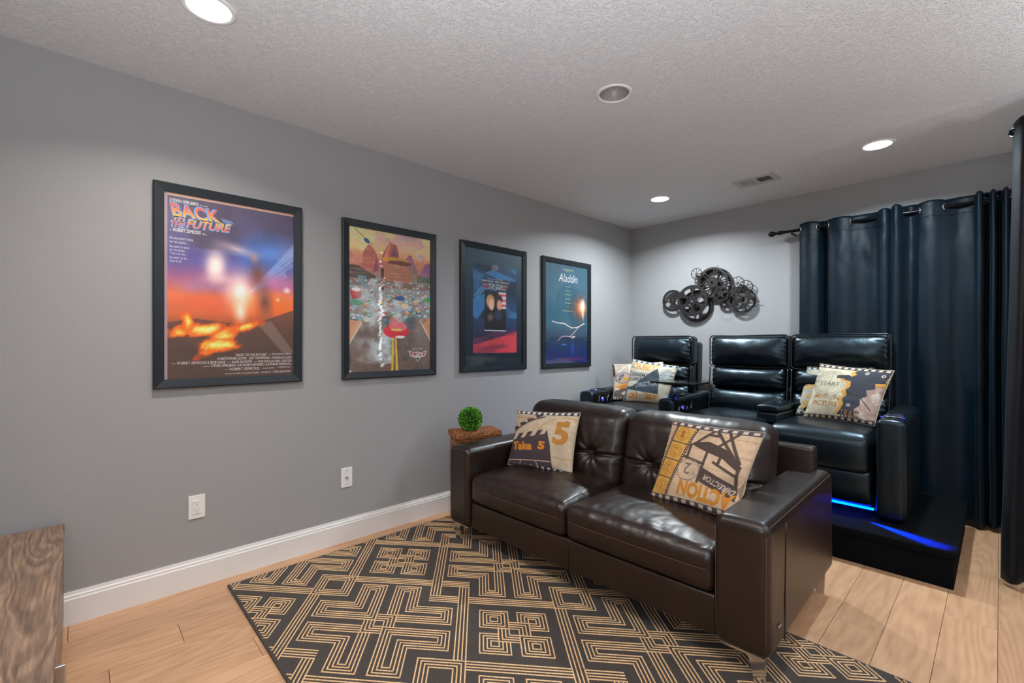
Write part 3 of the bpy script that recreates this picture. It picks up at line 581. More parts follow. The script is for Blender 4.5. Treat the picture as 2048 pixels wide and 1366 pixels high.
# ================================================================== area rug with stitched geometric lines
RX0, RX1, RY0, RY1 = .115, 2.62, .538, 2.142
t = thing('area_rug', 'black area rug with tan stepped line pattern under the brown sofa', 'rug', (RX0, RY0, 0))
part('pile', rbox((RX1 - RX0, RY1 - RY0, .0098), .0035, (30, 20, 1), 2, ((RX1 - RX0) / 2, (RY1 - RY0) / 2, .0051)), M['rug'], t, True)
PX, PY = .882, .742; X0, Y0_ = .481, 1.297; SK = .020
def rug_xy(a, b):
    X = (a + b) / 2; Y = (a - b) / 2; x = X0 + X * PX; return x, Y0_ + Y * PY + SK * X * PX
segs = []   # segments in the diagonal grid, with the boxes that hide them
def clip_out(sg, bx):
    (a0, b0), (a1, b1) = sg; x0, y0, x1, y1 = bx
    da, db = a1 - a0, b1 - b0; t0, t1 = 0., 1.
    for p_, q_ in ((-da, a0 - x0), (da, x1 - a0), (-db, b0 - y0), (db, y1 - b0)):
        if abs(p_) < 1e-12:
            if q_ <= 0: return [sg]
        else:
            r = q_ / p_
            if p_ < 0: t0 = max(t0, r)
            else: t1 = min(t1, r)
    if t0 >= t1 - 1e-9: return [sg]
    out = []; P = lambda q: (a0 + da * q, b0 + db * q)
    if t0 > 1e-6: out.append((P(0), P(t0)))
    if t1 < 1 - 1e-6: out.append((P(t1), P(1)))
    return out
def add_poly(pts, hide=(), closed=True):
    n = len(pts)
    for i in range(n if closed else n - 1):
        cur = [(pts[i], pts[(i + 1) % n])]
        for h in hide: cur = [s for c_ in cur for s in clip_out(c_, h)]
        segs.extend(cur)
SP = .0262
def sq(ca, cb, h, hide=()): add_poly([(ca - h, cb - h), (ca + h, cb - h), (ca + h, cb + h), (ca - h, cb + h)], hide)
def motif_center(ca, cb, hide):
    for k in range(4): sq(ca, cb, .115 - k * SP, hide)
for i in range(-1, 4):
    for j in range(-2, 3):
        # cell of four small nested squares
        ca, cb = i + j, i - j; cs = (ca - .118, cb - .118, ca + .118, cb + .118); A = (ca - .25, cb - .25, ca - .036, cb - .036); B = (ca + .036, cb + .036, ca + .25, cb + .25)
        for sa, sb in ((-1, -1), (1, 1), (-1, 1), (1, -1)):
            for k in range(4): sq(ca + sa * .143, cb + sb * .143, .107 - k * SP, () if sa == sb else (cs,))
        motif_center(ca, cb, (A, B))
        for k in range(4):      # border bands of the cell
            e = .342 + k * SP; L = .342
            add_poly([(ca + e, cb - L), (ca + e, cb + L)], (), False); add_poly([(ca - e, cb - L), (ca - e, cb + L)], (), False)
            add_poly([(ca - L, cb + e), (ca + L, cb + e)], (), False); add_poly([(ca - L, cb - e), (ca + L, cb - e)], (), False)
        # plain nested square above, woven square to the right
        for k in range(4): sq(ca + .5, cb - .5, .158 - k * SP)
        for k in range(4):
            h = .158 - k * SP; q = .158; ia = .158 - 3 * SP
            add_poly([(ca + .5 - h, cb + .5 - q), (ca + .5 - h, cb + .5 + ia)], (), False); add_poly([(ca + .5 + h, cb + .5 - ia), (ca + .5 + h, cb + .5 + q)], (), False)
            add_poly([(ca + .5 - ia, cb + .5 - h), (ca + .5 + q, cb + .5 - h)], (), False); add_poly([(ca + .5 - q, cb + .5 + h), (ca + .5 + ia, cb + .5 + h)], (), False)
        # cell of four hooks
        ca, cb = ca + 1, cb; cs = (ca - .118, cb - .118, ca + .118, cb + .118)
        for sa, sb in ((-1, -1), (1, 1), (-1, 1), (1, -1)):
            for k in range(4):
                d = k * SP; o_ = .040 + d; n_ = .252 - d; f_ = .535 - d
                pts = [(o_, o_), (f_, o_), (f_, n_), (n_, n_), (n_, f_), (o_, f_)]
                add_poly([(ca + sa * x, cb + sb * y) for x, y in pts], () if sa == sb else (cs,))
        motif_center(ca, cb, ((ca - .54, cb - .25, ca - .036, cb - .036), (ca - .25, cb - .54, ca - .036, cb - .036), (ca + .036, cb + .036, ca + .54, cb + .25), (ca + .036, cb + .036, ca + .25, cb + .54)))
V = []; F = []; hw = .0028; m = .012
for (p0, p1) in segs:
    x0, y0 = rug_xy(*p0); x1, y1 = rug_xy(*p1); dx, dy = x1 - x0, y1 - y0; t0, t1 = 0., 1.; ok = True
    for p_, q_ in ((-dx, x0 - RX0 - m), (dx, RX1 - m - x0), (-dy, y0 - RY0 - m), (dy, RY1 - m - y0)):
        if abs(p_) < 1e-9:
            if q_ < 0: ok = False
        elif p_ < 0: t0 = max(t0, q_ / p_)
        else: t1 = min(t1, q_ / p_)
    if not ok or t1 - t0 < 1e-5: continue
    x0, y0, x1, y1 = x0 + dx * t0, y0 + dy * t0, x0 + dx * t1, y0 + dy * t1; L = math.hypot(x1 - x0, y1 - y0); ux, uy = (x1 - x0) / L, (y1 - y0) / L; nx, ny = -uy, ux
    x0 -= ux * hw * .8; y0 -= uy * hw * .8; x1 += ux * hw * .8; y1 += uy * hw * .8; b = len(V)
    for (x, y) in ((x0, y0), (x1, y1)):
        for w_, z in ((-hw, .0098), (-hw * .55, .0116), (hw * .55, .0116), (hw, .0098)): V.append((x + nx * w_ - RX0, y + ny * w_ - RY0, z))
    F += [(b, b + 4, b + 5, b + 1), (b + 1, b + 5, b + 6, b + 2), (b + 2, b + 6, b + 7, b + 3)]
part('line_pattern', (V, F), M['yarn'], t, kind='stuff', label='tan stitched line pattern')

# ================================================================== brown leather sofa
SL, SD = 1.79, .98
sofa = thing('leather_sofa', 'dark brown leather two-seat sofa with tufted back standing on the patterned rug', 'sofa', (.420, 1.652, 0), math.radians(1.3))
def soft(amp, seed, sc=6):
    def f(P, N, half):
        n = vnoise((P[:, 0] + P[:, 2] * .7) * sc + 5, (P[:, 1] + P[:, 2] * .6) * sc + 9, seed, 3) - .5; return P + N * (n * amp)[:, None]
    return f
AW = .188
def stitch(path, parent, r=.0008): part('stitching', tube(path, r, 5), M['thread'], parent, True)
for s, nm in ((0, 'left'), (1, 'right')):
    x0 = 0 if s == 0 else SL - AW
    def armf(P, N, half, s=s):
        u = P[:, 0] / half[0]; v = P[:, 2] / half[2]; q = P.copy()
        q += N * ((vnoise(P[:, 1] * 5 + s * 7, P[:, 2] * 5 + P[:, 0] * 4, 21, 3) - .5) * .006)[:, None]
        q[:, 2] += (.008 * (1 - u ** 2) * (v > .5)); return q
    a = part('armrest', rbox((AW, SD, .462), .034, (5, 22, 12), 4, (x0 + AW / 2, SD / 2, .121 + .231), armf), M['brown'], sofa, True)
    sy = .012
    for xx in (x0 + .010, x0 + AW - .010):
        stitch([(xx, .0015, z) for z in np.linspace(.16, .548, 12)], a)
    stitch([(x0 + .022 + k * (AW - .044) / 8, .004, .572) for k in range(9)], a)
    ox = x0 + (AW - .006 if s else .006)
    stitch([(ox, y, .573) for y in np.linspace(.03, SD - .04, 20)], a, .0011)
    xo = SL + .0012 if s else -.0012
    part('panel_seam', tube([(xo, .175 + .035 * (z - .12), z) for z in np.linspace(.13, .55, 12)], .0022, 5), M['welt'], a, True)
tb = part('metal_tab', rbox((.004, .030, .009), .0015, (1, 1, 1), 2, (SL + .003, .105, .212)), M['chrome'], sofa)
for s in (0, 1): part('base_rail', box(s * (SL - AW) + .02, s * (SL - AW) + AW - .02, .02, SD - .03, .113, .122), M['chrome'], sofa)
part('bottom_board', box(AW, SL - AW, .06, SD - .03, .125, .14), M['blackmetal'], sofa)
part('front_rail', rbox((SL - 2 * AW - .002, .70, .150), .012, (20, 8, 4), 3, (SL / 2, .375, .197), soft(.004, 4)), M['brown'], sofa, True)
part('panel_seam', tube([(SL / 2 + .02, .0235, z) for z in np.linspace(.13, .262, 5)], .0018, 5), M['welt'], sofa, True)
SW = (SL - 2 * AW) / 2
for s in (0, 1):
    cx = AW + SW * (s + .5)
    def seatf(P, N, half, s=s):
        u, v, z = P[:, 0] / half[0], P[:, 1] / half[1], P[:, 2] / half[2]; q = P.copy(); top = np.clip((z + .2) / 1.2, 0, 1)
        q[:, 2] += top * .034 * (1 - u ** 4) * (1 - np.clip(v, -1, 1) ** 4) * (1 + .0 * v)
        fr = np.clip((-v - .55) / .45, 0, 1)
        wr = 2 * (vnoise(P[:, 0] * 30 + s * 9 + P[:, 1] * 8, P[:, 1] * 5 + s, 41, 3) - .5)
        q += N * (wr * .0042 * np.clip(fr * 1.6, 0, 1) * np.clip(z * 1.6 + .1, 0, 1) * (.4 + vnoise(P[:, 0] * 6 + s, P[:, 1] * 5, 6)))[:, None]
        n = vnoise(P[:, 0] * 5 + s * 11, P[:, 1] * 7, 51, 4) - .5; q[:, 2] += top * n * .006
        cr = vnoise(P[:, 0] * 9 + P[:, 1] * 6 + s * 5, P[:, 1] * 16 - P[:, 0] * 5, 77, 3); q[:, 2] -= top * .0035 * np.exp(-((cr - .5) / .03) ** 2)
        g = np.exp(-((z - .18) / .07) ** 2) * (v < -.9); q[:, 1] += g * .0035
        q[:, 1] -= (v < -.5) * .010 * (1 - u ** 4) * (1 - z * z); return q
    c = part('seat_cushion', rbox((SW - .004, .70, .162), .040, (44, 40, 8), 5, (cx, .362, .351), seatf), M['brown'], sofa, True)
    stitch([(cx + u * (SW / 2 - .028), .0055 - .008 * (1 - u ** 4), .366) for u in np.linspace(-1, 1, 24)], c, .0009)
for s in (0, 1):
    bw = SW + .012 + .016; cx = SL / 2 + (s - .5) * (SW + .012 + .014)
    def backf(P, N, half, s=s):
        u, v, z = P[:, 0] / half[0], P[:, 1] / half[1], P[:, 2] / half[2]; q = P.copy(); fr = np.clip(-v, 0, 1)
        q[:, 1] -= fr * .042 * (1 - u ** 4) * (1 - z ** 4)
        zl = z + .12
        q[:, 1] += fr * .024 * np.exp(-(zl / .045) ** 2) * (.45 + .55 * (1 - u * u))                    # horizontal seam
        for bx in (-.18, .18):
            X = P[:, 0] - bx; Z = P[:, 2] + .12 * half[2]; r = np.hypot(X, Z); th = np.arctan2(Z, X)
            q[:, 1] += fr * .034 * np.exp(-(r / .040) ** 2)
            q[:, 1] += fr * .0105 * np.exp(-r / .06) * np.clip(r / .015, 0, 1) * np.sin(th * 10 + s * 2 + bx * 9 + 1.2 * np.sin(r * 22))
        ed = np.clip((np.abs(u) - .55) / .45, 0, 1); q += N * (.0030 * ed * fr * (vnoise(P[:, 2] * 26 + s * 5, P[:, 0] * 5 + P[:, 2] * 4, 5, 2) - .5) * 2)[:, None]
        tp = np.clip((z - .45) / .55, 0, 1); q += N * (.0034 * tp * (vnoise(P[:, 0] * 24 + s * 3 + P[:, 2] * 14, P[:, 2] * 4, 9, 2) - .5) * 2)[:, None]
        q[:, 1] += (vnoise(P[:, 0] * 6 + s * 13, P[:, 2] * 6, 14, 4) - .5) * .012 * fr
        q[:, 2] += (z > .6) * .014 * (1 - u ** 4)
        q[:, 1] += (q[:, 2] + half[2]) * .24 ; return q                                                  # lean back
    c = part('back_cushion', rbox((bw, .20, .425), .062, (70, 6, 56), 5, (cx, .565, .392 + .2125), backf), M['brown'], sofa, True)
    e = -1 if s == 0 else 1
    hb = np.array([bw / 2, .10, .2125]); sp = np.array([(u * (hb[0] - .02), -.10, -.12 * .2125) for u in np.linspace(-1, 1, 50)])
    sv = backf(sp, np.tile([0., -1, 0], (50, 1)), hb) + np.array([cx, .5645, .6045]); part('cushion_seam', tube([tuple(q) for q in sv], .0017, 5), M['welt'], c, True)
    for bx in (-.18, .18): part('button', xf(lathe([(0, .004), (.007, .003), (.010, 0)], 12), Matrix.Translation((cx + bx, .532, .579)) @ Matrix.Rotation(PI / 2, 4, 'X')), M['brown'], c, True)
    xs = cx + e * (bw / 2 - .012); part('stitching', tube([(xs, .565 + .24 * (zz - .392) + .0, zz) for zz in np.linspace(.43, .79, 16)], .0022, 5), M['welt'], c, True)
part('back_frame', rbox((SL - .12, .085, .58), .018, (12, 1, 8), 3, (SL / 2, SD - .055, .412), soft(.003, 8)), M['brown'], sofa, True)
for (lx, ly) in ((.05, .045), (SL - .05, .045), (.05, SD - .06), (SL - .05, SD - .06)):
    sx = 1 if lx > .5 else -1; V = []; zt = .1105; zbm = .0125 if ly < .4 else .0
    for z, a, b, off in ((zbm, .016, .006, .008), (zt + .004, .030, .012, 0)):
        cx, cy = lx + sx * off, ly; V += [(cx - a, cy - b, z), (cx + a, cy - b, z), (cx + a, cy + b, z), (cx - a, cy + b, z)]
    part('leg', (V, [(3, 2, 1, 0), (4, 5, 6, 7), (0, 1, 5, 4), (1, 2, 6, 5), (2, 3, 7, 6), (3, 0, 4, 7)]), M['chrome'], sofa, label='polished tapered steel leg')

# ================================================================== printed throw pillows
CREAM = (206, 186, 160); PLUM = (74, 62, 66); NAVY = (52, 56, 72); OCH = (196, 140, 52); ORG = (216, 136, 46)
def border(p, tp=True, bt=True, c1=NAVY, c2=(222, 212, 198), n=11, off=0):
    if tp:
        p.rect(0, .935, 1, 1, c1)
        for k in range(n): p.rect((k + .2 + off) / n, .948, (k + .72 + off) / n, .985, c2)
    if bt:
        p.rect(0, 0, 1, .065, c1)
        for k in range(n): p.rect((k + .2) / n, .012, (k + .70) / n, .054, c2)
def print_a(n=200):
    p = Paint(n, n).fill(CREAM); p.grime(.10, 5, 3)
    p.poly([(0, .56), (.52, .90), (.30, .93), (0, .93)], (196, 176, 150))
    for k in range(4): x = .04 + k * .12; y = .62 + k * .085; p.poly([(x, y), (x + .09, y + .05), (x + .03, y + .095), (x - .05, y + .045)], PLUM)
    p.line([(.0, .53), (.10, .66), (.22, .76), (.36, .85), (.52, .905)], .022, PLUM); p.ring(.86, .56, .42, .014, OCH, .9, .33)
    p.poly([(-.01, .0), (-.01, .53), (.60, .69), (.69, .42), (.74, .05), (.4, .02)], PLUM)
    for k in range(4): x = .02 + k * .16; y = .52 + k * .045; p.poly([(x, y - .075), (x + .075, y - .055), (x + .12, y + .055), (x + .045, y + .035)], CREAM)
    for k in range(5):
        cx, cy = .06 + k * .062, .875 - k * .004; st = [(cx + (.026 if q % 2 == 0 else .011) * math.sin(q * PI / 5), cy + (.026 if q % 2 == 0 else .011) * math.cos(q * PI / 5)) for q in range(10)]; p.poly(st, (190, 110, 50))
    p.text('Take', .05, .28, .40, .43, ORG, bold=.05, rot=.10); p.text('5', .50, .33, .61, .47, ORG, bold=.06)
    p.text('5', .71, .44, .93, .83, (190, 132, 60), bold=.045); p.line([(.0, .085), (.70, .155)], .014, (220, 190, 170)); p.line([(.22, .11), (.25, .05)], .01, (220, 190, 170)); p.line([(.48, .13), (.52, .04)], .01, (220, 190, 170))
    for k in range(9): x, y = .25 + .6 * rng.random(), .72 + .15 * rng.random(); p.rect(x, y, x + .03, y + .006, (120, 100, 90))
    border(p); p.rect(0, 0, .5, .05, PLUM); p.grime(.07, 30, 5); return p
def print_b(n=210):
    p = Paint(n, n).fill((214, 184, 152)); p.grime(.09, 6, 8); DKB = (84, 66, 62)
    for k in range(5): p.line([(.35, .1 + k * .2), (1, .06 + k * .2)], .004, (150, 120, 104))
    A0, A1, B0, B1 = (.125, .95), (.015, .06), (.345, .95), (.20, .06)
    p.poly([(A0[0] - .035, .95), (B0[0] + .035, .95), (B1[0] + .035, .05), (A1[0] - .035, .05)], DKB); p.poly([A0, B0, B1, A1], (222, 170, 82))
    for k in range(4):
        v = .84 - k * .225; x = A1[0] + (A0[0] - A1[0]) * v + .105
        for r in (.082, .066, .045): p.ring(x, v, r, .006, (176, 116, 44))
        p.text(str(k + 1), x - .022, v - .045, x + .022, v + .045, (176, 112, 40), rot=PI)
        if k: p.line([(A1[0] + (A0[0] - A1[0]) * (v + .115), v + .125), (B1[0] + (B0[0] - B1[0]) * (v + .115), v + .105)], .012, DKB)
    for k in range(26):
        v = .07 + k * .0335
        for P0, P1, s_ in ((A0, A1, -.018), (B0, B1, .018)): p.ell(P1[0] + (P0[0] - P1[0]) * v + s_, v, .008, .010, (206, 178, 148))
    p.poly([(.37, .76), (.55, .80), (.80, .72), (.95, .56), (.93, .50), (.75, .62), (.52, .68), (.37, .73)], DKB)
    for a in ([(.40, .75), (.56, .95)], [(.58, .95), (.90, .60)], [(.52, .885), (.62, .885)], [(.62, .70), (.80, .93)], [(.72, .93), (.92, .60)], [(.36, .73), (.36, .56)], [(.33, .57), (.57, .52)], [(.57, .70), (.56, .30)], [(.73, .66), (.72, .54)], [(.67, .56), (.92, .45)], [(.93, .56), (.92, .32)]): p.line(a, .030, DKB)
    p.poly([(.57, .48), (.95, .34), (.97, .18), (.575, .31)], DKB); p.text('DIRECTOR', .60, .29, .94, .355, (206, 186, 170), rot=PI - .33, bold=.02)
    p.text('ACTION', .35, .085, .95, .275, (212, 138, 44), rot=PI - .07, bold=.05); p.text('2', .37, .36, .45, .50, (130, 112, 104), rot=PI, bold=.01); p.text('NO', .46, .355, .52, .40, (130, 112, 104), rot=PI)
    p.ring(.42, .42, .13, .010, (140, 120, 110)); border(p, True, True, (78, 72, 80), (220, 196, 172), 10); p.grime(.06, 30, 2); return p
def print_c(n=190):
    p = Paint(n, n).fill((196, 186, 160)); p.grime(.10, 5, 4); GR = (120, 116, 106)
    for r in (.25, .225, .19): p.ring(.27, .64, r, .008, GR)
    p.line([(.27, .42), (.27, .88)], .004, GR); p.line([(.05, .64), (.5, .64)], .004, GR); p.text('START', .12, .60, .42, .68, (112, 104, 92), bold=.01)
    e = [(.62, .97), (.56, .90), (.60, .86), (.54, .80), (.46, .80), (.46, .74), (.56, .72), (.58, .62), (.53, .55), (.57, .47), (.52, .38), (.56, .30), (.54, .20), (.50, .10), (.74, .10), (.72, .22), (.78, .30), (.76, .42), (.84, .48), (.80, .58), (.90, .62), (.88, .72), (.98, .74), (1, .97)]
    p.poly([(x - .055, y - .02) for x, y in e[:14]] + [(.60, .2), (.70, .9)], (204, 150, 70)); p.poly([(.86, .70), (1, .76), (1, .68), (.90, .62)], (204, 140, 60))
    p.poly([(.74, .06), (.72, .22), (.78, .30), (.76, .42), (.84, .48), (.80, .58), (.90, .66), (1, .68), (1, .0)], (170, 140, 128)); hz = vnoise(p.u * 9 + p.v * 5, p.v * 7 - p.u * 6, 3, 3); p.fill((214, 196, 182), (p.u > .74) * (p.v < .66) * np.clip((hz - .52) * 5, 0, .8))
    p.poly(e, (54, 56, 64)); p.poly([(.34, .82), (.34, .755), (.50, .765), (.56, .80), (.5, .84)], (48, 50, 58)); p.line([(.76, .44), (.92, .24)], .012, (40, 34, 36))
    for x, y in ((.72, .90), (.93, .87), (.63, .285)): p.ell(x, y, .026, .026, (214, 206, 190)); p.ell(x, y, .013, .013, (60, 60, 66))
    p.text('MOTI', .10, .35, .31, .435, (160, 104, 54), bold=.015); p.ring(.36, .39, .042, .010, (150, 140, 128)); p.text('1', .352, .37, .368, .41, (150, 140, 128)); p.text('N', .41, .345, .48, .43, (160, 104, 54), bold=.015); p.text('PICTURE', .10, .225, .48, .315, (160, 104, 54), bold=.015)
    p.text('TRAC', .53, .055, .79, .20, (40, 30, 30), bold=.05); p.text('TRAC', .538, .063, .782, .192, (204, 156, 116), bold=-.02)
    border(p, True, True, (56, 58, 66), (206, 176, 150), 11); p.grime(.06, 28, 9); return p
def print_d(n=120):
    p = Paint(n, n).fill((176, 172, 156)); p.grime(.12, 5, 4); p.rect(0, .60, 1, .80, (96, 104, 110)); p.text('Enjoy', .03, .48, .50, .70, (214, 150, 62), shear=.4, bold=.03); p.text('the', .08, .33, .34, .44, (204, 150, 70), shear=.4, bold=.03)
    p.text('Show', .03, .12, .44, .28, (204, 150, 70), shear=.4, bold=.03); border(p, c1=(70, 92, 106), c2=(206, 206, 196)); return p
def print_e(n=150):
    p = Paint(n, n).fill((188, 172, 158)); p.grime(.14, 6, 14); p.rect(.36, .60, .98, .95, (206, 206, 204)); p.rect(0, .62, .05, 1, (70, 60, 60)); p.line([(.06, .60), (.16, .78), (.30, .92)], .02, (220, 205, 190)); p.line([(.34, .56), (.34, .95)], .015, (220, 205, 190))
    p.text('B', .70, .62, .90, .90, (178, 44, 34), bold=.10); p.poly([(.36, .60), (.92, .52), (.34, .36)], (214, 164, 70)); p.poly([(.02, .32), (.40, .40), (.56, .02)], (198, 122, 44)); p.poly([(.02, .34), (.36, .58), (.40, .38)], (214, 160, 80)); p.poly([(.46, .38), (.90, .44), (.94, .18), (.56, .14)], (206, 200, 186)); p.poly([(.66, .44), (.92, .50), (.84, .34)], (140, 60, 36))
    p.ell(.20, .56, .165, .165, (104, 100, 112)); p.ell(.20, .56, .14, .14, (176, 160, 140)); p.ell(.16, .60, .05, .06, (120, 110, 112)); p.ell(.26, .52, .05, .06, (200, 150, 70)); p.ell(.20, .64, .03, .03, (90, 86, 96)); p.ell(.13, .52, .03, .03, (90, 86, 96))
    p.line([(.02, .30), (.56, .0)], .015, (226, 210, 190)); p.line([(.42, .38), (.58, .02)], .015, (226, 210, 190)); p.poly([(.0, .20), (.22, .28), (.40, .10), (.2, .0), (0, 0)], (92, 78, 72)); p.ell(.26, .13, .10, .06, (196, 176, 150))
    for k in range(6): p.rect(.02 + k * .06, .012, .05 + k * .06, .045, (214, 196, 170))
    p.grime(.08, 24, 2); return p
def print_f(n=170):
    p = Paint(n, n).fill((206, 198, 176)); p.grime(.08, 5, 24); p.text('QUIET', .04, .74, .62, .93, (206, 148, 62), bold=.07)
    for k in range(26): x = .03 + k * .024; p.rect(x, .73, x + .006, .93, (216, 206, 184))
    p.rect(0, .46, .60, .70, (170, 166, 158)); p.text('CINEMA', .10, .585, .50, .665, (48, 48, 52), bold=.02); p.text('UNIT', .15, .49, .36, .56, (48, 48, 52), bold=.03); p.rect(.0, .42, .45, .445, (226, 226, 214))
    p.ell(.86, .66, .13, .22, (150, 160, 158)); p.text('2', .82, .60, .93, .78, (190, 190, 176), bold=.0); p.ring(.84, .66, .16, .010, (200, 200, 186)); MG = (66, 76, 88)
    p.poly([(.0, .30), (.18, .345), (.42, .60), (.64, .86), (.72, .70), (.76, .50), (.80, .20), (.4, .22), (.06, .26)], MG); p.text('DIRECTOR', .24, .36, .74, .475, (158, 168, 172), rot=.22, bold=.02); p.ring(.40, .22, .105, .014, (76, 76, 76), 1, .09, 180, 360)
    p.rect(.05, .0, .9, .20, (214, 196, 160)); p.text('ON', .12, .05, .33, .185, (204, 128, 56), bold=.06); p.text('SET', .52, .045, .80, .18, (204, 140, 66), bold=.06); p.ring(.40, .22, .105, .014, (76, 76, 76), 1, .09, 180, 360)
    border(p, True, False, (54, 74, 90), (214, 222, 220), 8); p.rect(0, 0, .07, .34, (96, 116, 134)); p.poly([(.6, .95), (.66, .95), (.66, .86)], (206, 206, 90)); p.grime(.06, 26, 6); return p
def pillow(label, corners, paint, group, thick=.115, seed=0, dent=None):
    """corners: BL, BR, TR, TL of the printed face"""
    C = [np.array(c, float) for c in corners]; org = (C[0] + C[1]) / 2; t = thing('throw_pillow', label, 'pillow', tuple(org), 0, group); C = [c - org for c in C]
    nr = np.cross(C[1] - C[0], C[3] - C[0]); nr /= np.linalg.norm(nr)
    def surf(u, v, side):
        e = .045; uu = u + (u - .5) * -e * 4 * (v * (1 - v)) * 1.; vv = v + (v - .5) * -e * 4 * (u * (1 - u))
        P = (C[0] * ((1 - uu) * (1 - vv))[..., None] + C[1] * (uu * (1 - vv))[..., None] + C[2] * (uu * vv)[..., None] + C[3] * ((1 - uu) * vv)[..., None])
        hgt = (np.clip(16 * u * (1 - u) * v * (1 - v), 0, 1)) ** .42 * thick / 2
        wr = (vnoise(u * 3.2 + seed, v * 3.2, seed + 2, 3) - .5) * .016 * np.clip(8 * u * (1 - u) * v * (1 - v) * 2, 0, 1)
        ed = np.minimum(np.minimum(u, 1 - u), np.minimum(v, 1 - v)); ang = np.where(np.minimum(u, 1 - u) < np.minimum(v, 1 - v), v, u)
        wr = wr + .0022 * np.sin(ang * 46 + seed * 2 + 3 * np.sin(ang * 9)) * np.exp(-ed / .06) * np.clip(ed / .012, 0, 1)
        if dent is not None: wr = wr - dent[3] * np.exp(-(((u - dent[0]) / dent[2]) ** 2 + ((v - dent[1]) / dent[2]) ** 2))
        return P + nr * (side * (hgt + wr) )[..., None]
    cv = part('cover', gridf(surf(paint.u, paint.v, 1)), M['canvas'], t, True, cols=paint.out())
    U, Vv = np.meshgrid(np.linspace(0, 1, 28), np.linspace(0, 1, 28), indexing='ij'); g = gridf(surf(U, Vv, -1)); part('back_panel', (g[0], [q[::-1] for q in g[1]]), M['pillowback'], t, True)
    s = np.linspace(0, 1, 22)[:-1]; z = np.zeros_like(s); rim = np.concatenate([surf(s, z, 0), surf(z + 1, s, 0), surf(1 - s, z + 1, 0), surf(z, 1 - s, 0)])
    part('piping', tube([tuple(q) for q in rim], .0032, 6, True), M['pillowback'], t, True)
    return t
M['pillowback'] = plain('plain_linen', rgb(176, 160, 140), .85)
GS = 'printed film-theme pillows on the brown sofa'; GR1 = 'printed film-theme pillows on the recliners'
pillow('printed pillow reading Take 5 at the left end of the brown sofa', [(.632, 1.955, .450), (1.062, 2.055, .442), (1.035, 2.168, .795), (.612, 2.062, .775)], print_a(), GS, seed=1)
pillow('printed pillow with a director chair picture turned upside down by the sofa\'s right arm', [(1.566, 2.045, .452), (1.980, 2.005, .462), (2.050, 2.150, .822), (1.622, 2.170, .822)], print_b(), GS, seed=4, dent=(.93, .33, .10, .03))
pillow('printed pillow reading Motion Picture, in front on the right recliner', [(1.785, 3.750, .683), (2.198, 3.665, .683), (2.277, 3.82, 1.030), (1.868, 3.84, 1.062)], print_c(), GR1, seed=7)
pillow('printed pillow with orange script, behind the Motion Picture pillow on the right recliner', [(1.705, 3.875, .684), (2.10, 3.90, .690), (2.160, 3.955, 1.048), (1.762, 3.945, 1.034)], print_d(), GR1, .07, seed=9)
pillow('printed pillow with a gold star and red letter, at the left of the left recliner', [(.292, 3.60, .690), (.66, 3.86, .690), (.610, 3.935, 1.036), (.182, 3.73, 1.006)], print_e(), GR1, .085, seed=12)
pillow('printed pillow reading Director on a grey megaphone, in front on the left recliner', [(.388, 3.615, .686), (.790, 3.655, .686), (.850, 3.75, 1.010), (.405, 3.745, 1.062)], print_f(), GR1, .10, seed=15)

# ================================================================== carpeted riser
t = thing('seating_riser', 'low black carpeted platform under the row of recliners', 'platform', (0, 3.1, 0))
part('body', box(.018, 2.588, .010, 1.098, 0, .150), M['carpet'], t)
part('deck', rbox((2.585, 1.105, .038), .008, (30, 16, 1), 3, (1.310, .5525, .168)), M['carpet'], t, True)

# ================================================================== power recliners
RZ = .187
def tuft(width, hgt, side=.0, seed=0, bul=.062, lean=.15, amp=.004):
    def f(P, N, half):
        u, v, z = P[:, 0] / half[0], P[:, 1] / half[1], P[:, 2] / half[2]; q = P.copy(); fr = np.clip(-v, 0, 1)
        q[:, 1] -= fr * bul * (1 - np.abs(u) ** 5) * (1 - z * z) ** .7 if False else fr * bul * (1 - np.abs(u) ** 5) * np.clip(1 - z * z, 0, 1)
        ed = np.clip((np.abs(u) - .62) / .38, 0, 1); q += N * (amp * ed * fr * np.sin(P[:, 2] * 165 + np.sign(u) * P[:, 0] * 60 + 6 * vnoise(P[:, 2] * 12 + seed, P[:, 0] * 8, seed + 3)))[:, None]
        q[:, 1] += fr * (vnoise(P[:, 0] * 6 + seed * 3, P[:, 2] * 8, seed + 6, 4) - .5) * .016
        q[:, 1] += (q[:, 2]) * lean; return q
    return f
def welt(x0, x1, z0, z1, y0, lean, r=.006):
    pts = []; k = .03
    for cx, cz, a0 in ((x1 - k, z1 - k, 0), (x0 + k, z1 - k, 90), (x0 + k, z0 + k, 180), (x1 - k, z0 + k, 270)):
        for a in np.linspace(a0, a0 + 90, 6): a = math.radians(a); pts.append((cx + k * math.cos(a), y0 + lean * (cz + k * math.sin(a)), cz + k * math.sin(a)))
    return tube(pts, r, 6, True)
